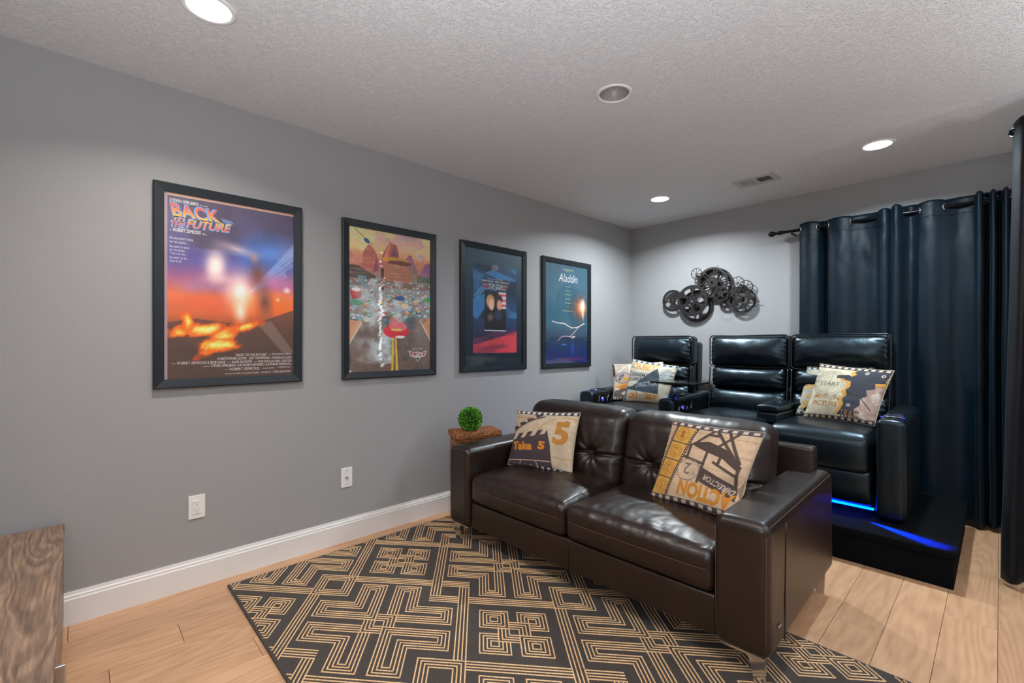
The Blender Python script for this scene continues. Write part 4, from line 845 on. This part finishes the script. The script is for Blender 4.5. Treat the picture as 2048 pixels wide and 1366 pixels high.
def arm(th, x0, x1, parent_name='armrest', outlet=True, y0=3.33, y1=4.02, z1=.765, inner=1):
    def f(P, N, half):
        q = P.copy(); v = (P[:, 1] / half[1]); z = P[:, 2] / half[2]; q[:, 2] += (z > .6) * (.022 * (1 + v) / 2 + .010 * (1 - (P[:, 0] / half[0]) ** 2)); q += N * ((vnoise(P[:, 1] * 5, P[:, 2] * 5, 12, 3) - .5) * .005)[:, None]; return q
    a = part(parent_name, W(rbox((x1 - x0, y1 - y0, z1 - RZ - .012), .028, (4, 16, 12), 4, ((x0 + x1) / 2, (y0 + y1) / 2, (z1 + RZ + .012) / 2), f), th), M['black'], th, True)
    cx = (x0 + x1) / 2; yc = y0 + .14; zc = z1 + .0165
    part('cup_holder', W(lathe([(.038, -.03), (.041, .0), (.046, .003), (.048, .0)], 28, (cx, yc, zc)), th), M['chrome'], a, True)
    part('cup_well', W(lathe([(0, .0), (.039, .0005)], 24, (cx, yc, zc)), th), M['blackplastic'], a, True)
    part('cup_light', W(lathe([(.041, .0012), (.044, .0036), (.0462, .0034)], 28, (cx, yc, zc)), th), M['blueglow'], a, True)
    part('control_pad', W(rbox((.07, .05, .006), .002, (1, 1, 1), 2, (cx, yc + .10, zc + .003)), th), M['blackplastic'], a, True)
    for s in (-1, 1): part('button_light', W(lathe([(0, .004), (.006, .0035), (.007, 0)], 12, (cx + s * .05, yc - .055, zc - .004)), th), M['blue'], a, True)
    # recessed control plate with glowing recline button on the inner side
    if inner < 0: return a
    pl = part('side_panel', W(rbox((.006, .30, .15), .003, (1, 1, 1), 2, (x1 + .0025, y0 + .20, .69)), th), M['blackplastic'], a, True)
    part('power_button', W(xf(lathe([(.019, 0), (.0205, .004), (.0165, .006)], 24), Matrix.Translation((x1 + .005, y0 + .150, .700)) @ Matrix.Rotation(PI / 2, 4, 'Y')), th), M['chrome'], pl, True)
    part('button_glow', W(xf(lathe([(0, .005), (.016, .0045)], 20), Matrix.Translation((x1 + .005, y0 + .150, .700)) @ Matrix.Rotation(PI / 2, 4, 'Y')), th), M['blue'], pl, True)
    for k in range(3):
        yy = y0 + .075 + (k + (k > 0) * .9) * .07; part('trim_line', W(tube([(x1 + .0065, yy, .645), (x1 + .0065, yy + .032, .735)], .0016, 5), th), M['chrome'], pl, True)
    return a
M['blueglow'] = emit('dim_blue_ring', (.02, .04, .9, 1), .15)
def recliner(x0, x1, label, seed):
    th = thing('power_recliner', label, 'recliner', ((x0 + x1) / 2, 3.36, RZ), 0, 'black leather theatre recliners in a row on the riser'); wd = x1 - x0; cx = (x0 + x1) / 2; G_ = lambda g: W(g, th)
    def fp(P, N, half):
        u, z = P[:, 0] / half[0], P[:, 2] / half[2]; q = P.copy(); q[:, 1] -= (P[:, 1] < 0) * .022 * (1 - u ** 4) * np.clip(1 - (z - .2) ** 2, 0, 1); q += N * ((vnoise(P[:, 0] * 5 + seed, P[:, 2] * 5, 4, 3) - .5) * .006)[:, None]; return q
    part('footrest_panel', G_(rbox((wd - .016, .11, .22), .030, (20, 3, 12), 4, (cx, 3.437, .350), fp)), M['black'], th, True)
    def sf(P, N, half):
        u, v, z = P[:, 0] / half[0], P[:, 1] / half[1], P[:, 2] / half[2]; q = P.copy(); tp = np.clip(z, 0, 1); q[:, 1] -= (v < -.9) * .012 * (1 - u ** 4) * (1 - z * z); q[:, 2] += tp * (.026 * (1 - u ** 4) * (1 - v ** 4)) + tp * (vnoise(P[:, 0] * 6 + seed, P[:, 1] * 6, seed + 1, 4) - .5) * .010
        q[:, 1] -= (v < -.6) * .012 * (1 - u ** 4); return q
    part('seat_cushion', G_(rbox((wd - .012, .60, .25), .060, (30, 26, 7), 6, (cx, 3.670, .535), sf)), M['black'], th, True)
    part('base_frame', G_(box(x0 + .02, x1 - .02, 3.44, 4.15, RZ + .001, .26)), M['blackmetal'], th)
    part('back_shell', G_(rbox((wd - .006, .13, .84), .030, (6, 2, 10), 3, (cx, 4.115, .80), lambda P, N, h: P + np.stack([0 * P[:, 2], P[:, 2] * .05, 0 * P[:, 2]], 1))), M['black'], th, True)
    lw = wd - .012
    a = part('lumbar_cushion', G_(rbox((lw, .14, .215), .045, (34, 3, 14), 5, (cx, 3.995, .735), tuft(lw, .2, seed=seed, lean=.14))), M['black'], th, True)
    b = part('shoulder_cushion', G_(rbox((lw - .02, .14, .185), .045, (34, 3, 14), 5, (cx, 4.025, .930), tuft(lw, .2, seed=seed + 5, lean=.10))), M['black'], th, True)
    hd = part('headrest', G_(rbox((wd - .008, .13, .255), .034, (34, 3, 18), 5, (cx, 4.035, 1.142), tuft(wd, .25, seed=seed + 9, bul=.060, lean=.04, amp=.0035))), M['black'], th, True)
    part('piping', G_(welt(x0 + .002, x1 - .002, 1.014, 1.272, 3.966, 0, .0055)), M['welt'], hd, True)
    for s in (-1, 1):
        xx = cx + s * (wd / 2 - .008); part('piping', G_(tube([(xx, 3.918 + .10 * (z - .63), z) for z in np.linspace(.64, 1.01, 18)], .0055, 6)), M['welt'], b, True)
    return th
r1 = recliner(.262, .872, 'left black leather power recliner, next to the corner of the room', 1)
arm(r1, .100, .252); arm(r1, .882, 1.015)
r2 = recliner(1.026, 1.636, 'middle black leather power recliner, with a bare seat and no pillows', 11)
r3 = recliner(1.646, 2.244, 'right black leather power recliner, in front of the back curtain', 21)
arm(r3, 2.250, 2.386, inner=-1)
# fold-down armrest between the middle and right seats
def wf(P, N, half): q = P.copy(); q += N * ((vnoise(P[:, 1] * 9, P[:, 2] * 9, 3, 3) - .5) * .006)[:, None]; return q
fa = part('flip_armrest', W(rbox((.150, .44, .085), .022, (6, 14, 3), 4, (1.612, 3.775, .680), wf), r2), M['black'], r2, True)
part('armrest_pad', W(rbox((.154, .43, .040), .015, (6, 14, 1), 4, (1.611, 3.765, .742), lambda P, N, h: P + np.stack([0 * P[:, 0], 0 * P[:, 0], (P[:, 2] > 0) * .010 * (1 - (P[:, 0] / h[0]) ** 2)], 1)), r2), M['black'], fa, True)
# blue LED tape fixed under the seats, lighting the carpet
led = thing('led_light_strip', 'blue glowing LED strip under the front edge of the recliners', 'light strip', (1.25, 3.43, .2))
part('tape', W(box(.27, 2.235, 3.395, 3.407, .2255, .2385), led), M['cyan'], led)
part('backing_rail', W(box(.262, 2.242, 3.400, 3.43, .2386, .244), led), M['blackplastic'], led)
lg = area('led_glow', (2.17, 3.322, .212), (0, 0, 0), .006, .020, 3.4, (0, .03, 1), 20)
lg.rotation_euler = Vector((.40, -.185, -.030)).to_track_quat('-Z', 'Y').to_euler()

# swivel tray on the armrest between the left and middle seats
t = thing('swivel_tray', 'black swivel tray table on a short steel post over the second armrest', 'tray', (.965, 3.46, .79))
part('tray_top', shift(rbox((.37, .26, .016), .006, (8, 6, 1), 3), (.02, .03, .105)), M['blackplastic'], t, True)
part('bracket', shift(rbox((.16, .12, .012), .004, (1, 1, 1), 2), (.01, .02, .091)), M['blackmetal'], t, True)
part('post', tube([(0, 0, .0), (0, 0, .088)], .0075, 14), M['chrome'], t, True)
part('foot', lathe([(0, .006), (.02, .005), (.024, 0)], 20), M['blackplastic'], t, True)
part('rear_support', box(.06, .105, .10, .13, .02, .09), M['blackmetal'], t)

# ================================================================== curtains
ZR = 2.128; YRD = YB - .105
rod = thing('curtain_rod', 'black curtain rod with a round ribbed finial on the back wall', 'curtain rod', (1.412, YRD, ZR))
part('pole', tube([(.045, 0, 0), (1.75, 0, 0)], .0125, 14), M['blackmetal'], rod, True)
yx = Matrix.Rotation(-PI / 2, 4, 'Y')
part('finial', xf(lathe([(0, .030), (.012, .027), (.022, .012), (.0235, .0), (.020, -.014), (.011, -.022), (.015, -.026), (.010, -.032), (.016, -.045), (.0165, -.075), (.0125, -.085)], 18), Matrix.Translation((.012, 0, 0)) @ yx), M['blackmetal'], rod, True)
part('bracket', join(box(.155, .167, -.006, .117, -.028, -.014, .002), box(.148, .174, .117, .124, -.06, .01, .001), tube([(.161, .012, -.022), (.161, -.004, -.018), (.161, -.016, -.008), (.161, -.016, .004)], .004, 6)), M['blackmetal'], rod, True)
def drape(name, label, group, cross, xs, y_rod, z_top, z_bot, mat, sag, amp=None, flare=1.0, nz=46, axis_='x', lift=.045, ringz=None, seed=0, hem=True, lead=None, amps=None):
    """cross: rod crossings along the width; the cloth swings in front of and behind the rod between them"""
    X = []; Yv = []; n = 14; sgn = -1
    for a, b in zip(cross[:-1], cross[1:]):
        A = (amp or .046) * min(1, ((b - a) / .14)) ** .6 if amps is None else amps[len(X) // n]
        for q in np.linspace(0, 1, n, endpoint=False): X.append(a + (b - a) * q); Yv.append(sgn * A * math.sin(PI * q) ** .8)
        sgn = -sgn
    X.append(cross[-1]); Yv.append(0); X = np.array(X); Yv = np.array(Yv); org = (cross[0], y_rod, z_bot); t = thing(name, label, 'curtain', org, 0, group)
    zs = np.concatenate([np.linspace(1, .93, 8), np.linspace(.93, 0, nz)[1:]]); P = np.zeros((len(X), len(zs), 3))
    for j, s in enumerate(zs):
        k = 1 - s; blend = min(1, k / .5); sm = np.convolve(np.pad(Yv, 12, mode='edge'), np.ones(5) / 5, 'same')[12:-12]; y = Yv * (1 - blend) + sm * blend
        z = z_bot + (z_top - z_bot) * s; wv = (vnoise(X * 7 + seed, np.full_like(X, z * 1.6), seed + 3, 3) - .5)
        crk = (vnoise(X * 26 + z * 5 + seed, np.full_like(X, z * 18), seed + 8, 2) - .5) * .016 * math.exp(-((k - .13) / .09) ** 2) + (vnoise(X * 60 + seed, np.full_like(X, z * 9), seed + 5, 2) - .5) * .006 * math.exp(-((k - .05) / .04) ** 2)
        scal = np.abs(np.sin((X - X[0]) * 20)) * 0 + lift * (np.abs(Yv) / (np.abs(Yv).max() + 1e-6)) * .35
        xx = X + (X - X.mean()) * (flare - 1) * k + .012 * wv * blend
        zz = z + (scal if s > .93 else scal * max(0, (s - .8) / .13)) + sag * math.sin(PI * 0) + (0 if k < .98 else .012 * np.sin(X * 14))
        yy = y + wv * .022 * blend + crk
        if axis_ == 'x': P[:, j, 0] = xx - org[0]; P[:, j, 1] = yy
        P[:, j, 2] = zz - org[2]
    if lead is not None: P = lead(P)
    g = gridf(P); c = part('cloth', g, mat, t, True)
    hz = np.argmin(np.abs(zs - .955)); part('hem_seam', tube([(q[0], q[1] - .0018, q[2]) for q in P[::2, hz]], .0016, 4), mat, c, True)
    so = c.modifiers.new('thickness', 'SOLIDIFY'); so.thickness = .0022; so.offset = 0
    for xg in cross:
        part('grommet', xf(lathe([(.0165, -.002), (.0165, .002), (.020, .0035), (.0245, .002), (.0245, -.002), (.020, -.0035), (.0165, -.002)], 22), Matrix.Translation((xg - org[0], 0, (ringz or ZR) - org[2])) @ Matrix.Rotation(PI / 2, 4, 'X') @ Matrix.Rotation(.95 if cross.index(xg) % 2 else -.95, 4, 'Y')), M['chrome'], t, True)
    return t
drape('curtain', 'dark teal blackout curtain at the left end of the rod, behind the right recliner', 'blackout curtains on the back wall', [1.628, 1.760, 1.818, 1.978, 2.128, 2.212], None, YRD, ZR + .042, .028, M['curtain'], 0, seed=2, amps=[.030, .075, .028, .022, .045])
drape('curtain', 'dark teal blackout curtain at the right end of the rod, bunched by the door drape', 'blackout curtains on the back wall', [2.205, 2.272, 2.352, 2.492, 2.632, 2.672, 2.700, 2.728, 2.756, 2.784, 2.83, 2.90, 2.99, 3.10], None, YRD - .004, ZR + .048, .022, M['curtain'], 0, seed=6, amps=[.050, .030, .028, .024, .040, .040, .034, .034, .034, .034, .04, .04, .04])
rod2 = thing('drape_rod', 'black rod carrying the dark door drape at the right edge', 'curtain rod', (2.79, 3.40, 2.262))
part('pole', tube([(0, 0, 0), (XR - 2.79 - .001, 0, 0)], .0125, 14), M['blackmetal'], rod2, True)
part('finial', lathe([(0, -.02), (.018, -.01), (.021, 0), (.018, .01), (0, .02)], 16), M['blackmetal'], rod2, True)
def leadf(P):
    n = P.shape[0]; s = P[:, :, 2] / P[:, :, 2].max(); a = np.clip(1 - np.arange(n) / 16., 0, 1)[:, None]
    P[:, :, 0] -= (1 - s) * .045; return P
drape('door_drape', 'dark floor-length drape hanging in the doorway at the right edge', None, [2.790, 2.862, 2.965, 3.08, 3.20, 3.32, 3.44, 3.56], None, 3.40, 2.300, .012, M['curtain2'], 0, amp=.105, seed=9, ringz=2.262, lead=leadf)

# ================================================================== film reel wall art
t = thing('film_reel_wall_art', 'dark metal wall sculpture of overlapping film reels on the back wall', 'wall art', (.85, YB, 1.45))
def disc_reel(cx, cz, r, y, style, th_=.004, ns=6, rot=0.):
    gs = []; rp = lambda a, R: (cx - .85 + R * math.cos(a), cz - 1.45 + R * math.sin(a))
    def sector(a0, a1, r0, r1, n=8):
        A = np.linspace(a0, a1, n + 1); V = []; F = []
        for yy in (-y - th_, -y):
            for a in A: V.append((*[rp(a, r0)[0]], yy, rp(a, r0)[1])); V.append((rp(a, r1)[0], yy, rp(a, r1)[1]))
        m = 2 * (n + 1)
        for i in range(n):
            q = 2 * i; F += [(q, q + 1, q + 3, q + 2), (m + q, m + q + 2, m + q + 3, m + q + 1), (q, q + 2, m + q + 2, m + q), (q + 1, m + q + 1, m + q + 3, q + 3)]
        F += [(0, m, m + 1, 1), (2 * n, 2 * n + 1, m + 2 * n + 1, m + 2 * n)]; return V, F
    rw = {'thin': .10, 'wide': .24, 'mid': .15, 'slot': .2}[style] * r; gs.append(sector(0, 2 * PI, r - rw, r, 40)); hub = {'thin': .18, 'wide': .34, 'mid': .36, 'slot': .30}[style] * r; gs.append(sector(0, 2 * PI, hub * .30, hub, 24))
    for k in range(ns):
        a = rot + 2 * PI * k / ns; h = {'thin': .05, 'wide': .16, 'mid': .12, 'slot': .20}[style]
        if style == 'mid':
            for d in (-.13, .13): gs.append(sector(a + d - .05, a + d + .05, hub * .9, r - rw * .8, 1))
        elif style in ('wide', 'slot'):
            A = [(hub * .92, h * 2.0), ((hub + r - rw) / 2, h * .85), (r - rw * .9, h * 1.7)]
            for (ra, ha), (rb, hb) in zip(A[:-1], A[1:]):
                V = []
                for yy in (-y - th_, -y):
                    for R_, h_ in ((ra, ha), (rb, hb)):
                        for s in (-1, 1): q = rp(a + s * h_ / 1.3, R_); V.append((q[0], yy, q[1]))
                gs.append((V, [(0, 1, 3, 2), (4, 6, 7, 5), (0, 2, 6, 4), (1, 5, 7, 3)]))
        else: gs.append(sector(a - h, a + h, hub * .9, r - rw * .8, 1))
    part('reel', join(*gs), M['gunmetal'], t)
def rimwall(cx, cz, r, y0, y1):
    A = np.linspace(0, 2 * PI, 41); V = [];
    for a in A[:-1]:
        for R_, yy in ((r, -y0), (r, -y1), (r * .985, -y1), (r * .985, -y0)): V.append((cx - .85 + R_ * math.cos(a), yy, cz - 1.45 + R_ * math.sin(a)))
    F = [(i * 4 + j, ((i + 1) % 40) * 4 + j, ((i + 1) % 40) * 4 + (j + 1) % 4, i * 4 + (j + 1) % 4) for i in range(40) for j in range(4)]; part('reel_rim', (V, F), M['gunmetal'], t)
disc_reel(.500, 1.633, .108, .045, 'wide', ns=3, rot=1.2); rimwall(.500, 1.633, .106, .02, .045)
disc_reel(.735, 1.568, .154, .020, 'slot', ns=4, rot=.4); disc_reel(.715, 1.618, .150, .070, 'slot', ns=6, rot=.5); rimwall(.735, 1.568, .153, .002, .02)
disc_reel(.903, 1.777, .142, .058, 'mid', ns=6, rot=.25); disc_reel(.924, 1.769, .142, .018, 'mid', ns=6, rot=.25); rimwall(.924, 1.769, .141, .002, .05)
disc_reel(.762, 1.870, .053, .085, 'thin', ns=8); disc_reel(.775, 1.822, .054, .035, 'thin', ns=6)
disc_reel(.991, 1.663, .070, .085, 'mid', ns=5, rot=.3); disc_reel(1.011, 1.604, .066, .035, 'wide', ns=5)
disc_reel(1.137, 1.612, .104, .070, 'wide', ns=5, rot=.2); disc_reel(1.158, 1.597, .110, .025, 'thin', ns=5); rimwall(1.158, 1.597, .109, .002, .03)
disc_reel(1.141, 1.742, .060, .095, 'thin', ns=8, rot=.1); disc_reel(1.189, 1.709, .062, .035, 'thin', ns=6)
for (xa, za, xb, zb_) in ((.50, 1.633, .73, 1.59), (.73, 1.60, .92, 1.77), (.92, 1.77, .77, 1.85), (.92, 1.75, 1.00, 1.62), (1.00, 1.64, 1.15, 1.60), (1.15, 1.62, 1.17, 1.73), (1.02, 1.73, 1.10, 1.70), (.93, 1.90, .945, 1.932), (1.24, 1.585, 1.305, 1.572)):
    part('connecting_rod', tube([(xa - .85, -.030, za - 1.45), (xb - .85, -.030, zb_ - 1.45)], .003, 6), M['gunmetal'], t, True)
for (xa, za, d) in ((.50, 1.633, .05), (.72, 1.6, .075), (.91, 1.773, .065), (.768, 1.845, .09), (1.0, 1.635, .09), (1.148, 1.605, .075), (1.165, 1.725, .1)):
    part('hub', tube([(xa - .85, -.0005, za - 1.45), (xa - .85, -d, za - 1.45)], .009, 10), M['gunmetal'], t, True)

# ================================================================== lidded basket and topiary ball
bt = thing('wicker_basket', 'brown woven lidded basket between the wall and the sofa\'s left arm', 'basket', (.262, 1.988, 0), -math.radians(22))
def weave(w_, d_, z0, z1, pitch, top, seed):
    r = np.random.default_rng(seed); gs = []
    def strand(a, b, wdt, nrm):
        a = np.array(a); b = np.array(b); u = (b - a) / np.linalg.norm(b - a); s = np.cross(u, nrm); h = wdt / 2; n = np.array(nrm) * wdt * .7; m_ = (a + b) / 2 + n * (.8 + .6 * r.random())
        V = [a - s * h, a + s * h, b + s * h, b - s * h, m_ - s * h * .6, m_ + s * h * .6]; return [tuple(v) for v in V], [(0, 1, 5, 4), (4, 5, 2, 3), (0, 4, 3), (1, 2, 5)]
    for (x0, y0, x1, y1, n) in ((-w_ / 2, -d_ / 2, w_ / 2, -d_ / 2, (0, -1, 0)), (w_ / 2, -d_ / 2, w_ / 2, d_ / 2, (1, 0, 0)), (w_ / 2, d_ / 2, -w_ / 2, d_ / 2, (0, 1, 0)), (-w_ / 2, d_ / 2, -w_ / 2, -d_ / 2, (-1, 0, 0))):
        L = math.hypot(x1 - x0, y1 - y0); k = int(L / pitch)
        rows = max(1, int((z1 - z0) / .024))
        for i in range(k):
            q = (i + .5) / k; x, y = x0 + (x1 - x0) * q, y0 + (y1 - y0) * q
            for j in range(rows):
                za = z0 + (z1 - z0) * j / rows; zb_ = z0 + (z1 - z0) * (j + 1) / rows; dx = pitch * (r.random() - .5); o = np.array(n) * (.001 + .0015 * ((i + j) % 2))
                gs.append(strand((x + o[0], y + o[1], za), (x + o[0] + dx * abs(n[1]), y + o[1] + dx * abs(n[0]), zb_), pitch * 1.05, n))
    if top:
        for i in range(int(d_ / pitch)):
            y = -d_ / 2 + (i + .5) * pitch
            for j in range(int(w_ / .026)):
                x = -w_ / 2 + j * .026 + (.013 if i % 2 else 0); gs.append(strand((x, y, z1), (min(x + .026, w_ / 2), y + pitch * (r.random() - .5) * .4, z1), pitch * 1.05, (0, 0, 1)))
    return join(*gs)
part('body', box(-.085, .085, -.145, .145, .006, .585), M['leafcore2'] if 'leafcore2' in M else M['gunmetal'], bt)
M['wickerdark'] = plain('dark_wicker_core', rgb(56, 32, 20), .8); bt.children[0].data.materials[0] = M['wickerdark']
part('weave', weave(.172, .292, 0, .572, .0058, False, 3), M['wicker'], bt, kind='stuff')
ld = part('lid', box(-.098, .098, -.158, .158, .570, .611), M['wickerdark'], bt)
part('weave', weave(.198, .318, .572, .612, .0056, True, 5), M['wicker'], ld, kind='stuff')
tp = thing('topiary_ball', 'round bright green boxwood topiary ball standing on the basket lid', 'plant', (.268, 1.945, .614))
part('core', lathe([(0, .012)] + [(.062 * math.sin(a), .076 - .062 * math.cos(a)) for a in np.linspace(.2, PI - .2, 12)] + [(0, .138)], 18), M['leafcore'], tp, True)
r = np.random.default_rng(11); V = []; F = []
for k in range(2100):
    z = 1 - 2 * (k + .5) / 2100; a = k * 2.39996; s = math.sqrt(1 - z * z); d = np.array([s * math.cos(a), s * math.sin(a), z]); R0 = .060 + .018 * r.random(); c = d * R0
    q = r.normal(size=3); q -= d * q.dot(d); q /= np.linalg.norm(q); dr = d * (.7 + .5 * r.random()) + q * (.6 * r.random() + .2); dr /= np.linalg.norm(dr); sd = np.cross(dr, d + r.normal(size=3) * .4); sd /= np.linalg.norm(sd); L = .010 + .006 * r.random(); wd = .0034 + .001 * r.random(); b = len(V); nn = np.cross(dr, sd) * .0012
    for pnt in (c, c + dr * L * .5 + sd * wd + nn, c + dr * L, c + dr * L * .5 - sd * wd + nn): V.append(tuple(pnt + np.array([0, 0, .078])))
    F += [(b, b + 1, b + 2), (b, b + 2, b + 3)]
part('foliage', (V, F), M['leaf'], tp, kind='stuff')

# bodies of the added ceiling fill lights, shaped as floor lamps out of view
for (x, y, z, e), lb in zip(FILLS, ('added low fill uplight behind the camera, outside the frame', 'added fill uplight right of the door drape, outside the frame')):
    tl = thing('fill_uplight', lb, 'lamp', (x, y, 0))
    part('base', lathe([(0, .0), (.13, 0), (.13, .012), (.02, .022), (.0, .024)], 28), M['blackmetal'], tl, True)
    part('pole', tube([(0, 0, .02), (0, 0, z - .10)], .011, 12), M['blackmetal'], tl, True)
    part('bowl', shift(lathe([(.0, -.11), (.06, -.10), (.16, -.02), (.165, -.01), (.155, -.02), (.055, -.09), (0, -.095)], 30), (0, 0, z)), M['blackmetal'], tl, True)

# two slim light tubes added out of view to put streaks in the second poster's glazing
for (x, y, z0, z1), lb in zip(((3.50, 3.22, 1.00, 2.16), (3.55, 3.88, 1.22, 2.18)), ('added slim light tube right of the door drape, outside the frame', 'added slim light tube behind the door drape, outside the frame')):
    tl = thing('added_light_tube', lb, 'lamp', (x, y, 0))
    part('base', lathe([(0, .0), (.11, 0), (.11, .012), (.015, .02), (.0, .02)], 24), M['blackmetal'], tl, True)
    part('pole', tube([(0, 0, .015), (0, 0, z0)], .009, 10), M['blackmetal'], tl, True)
    part('light_tube', tube([(0, 0, z0), (0, 0, z1)], .010, 12), M['streaktube'], tl, True)
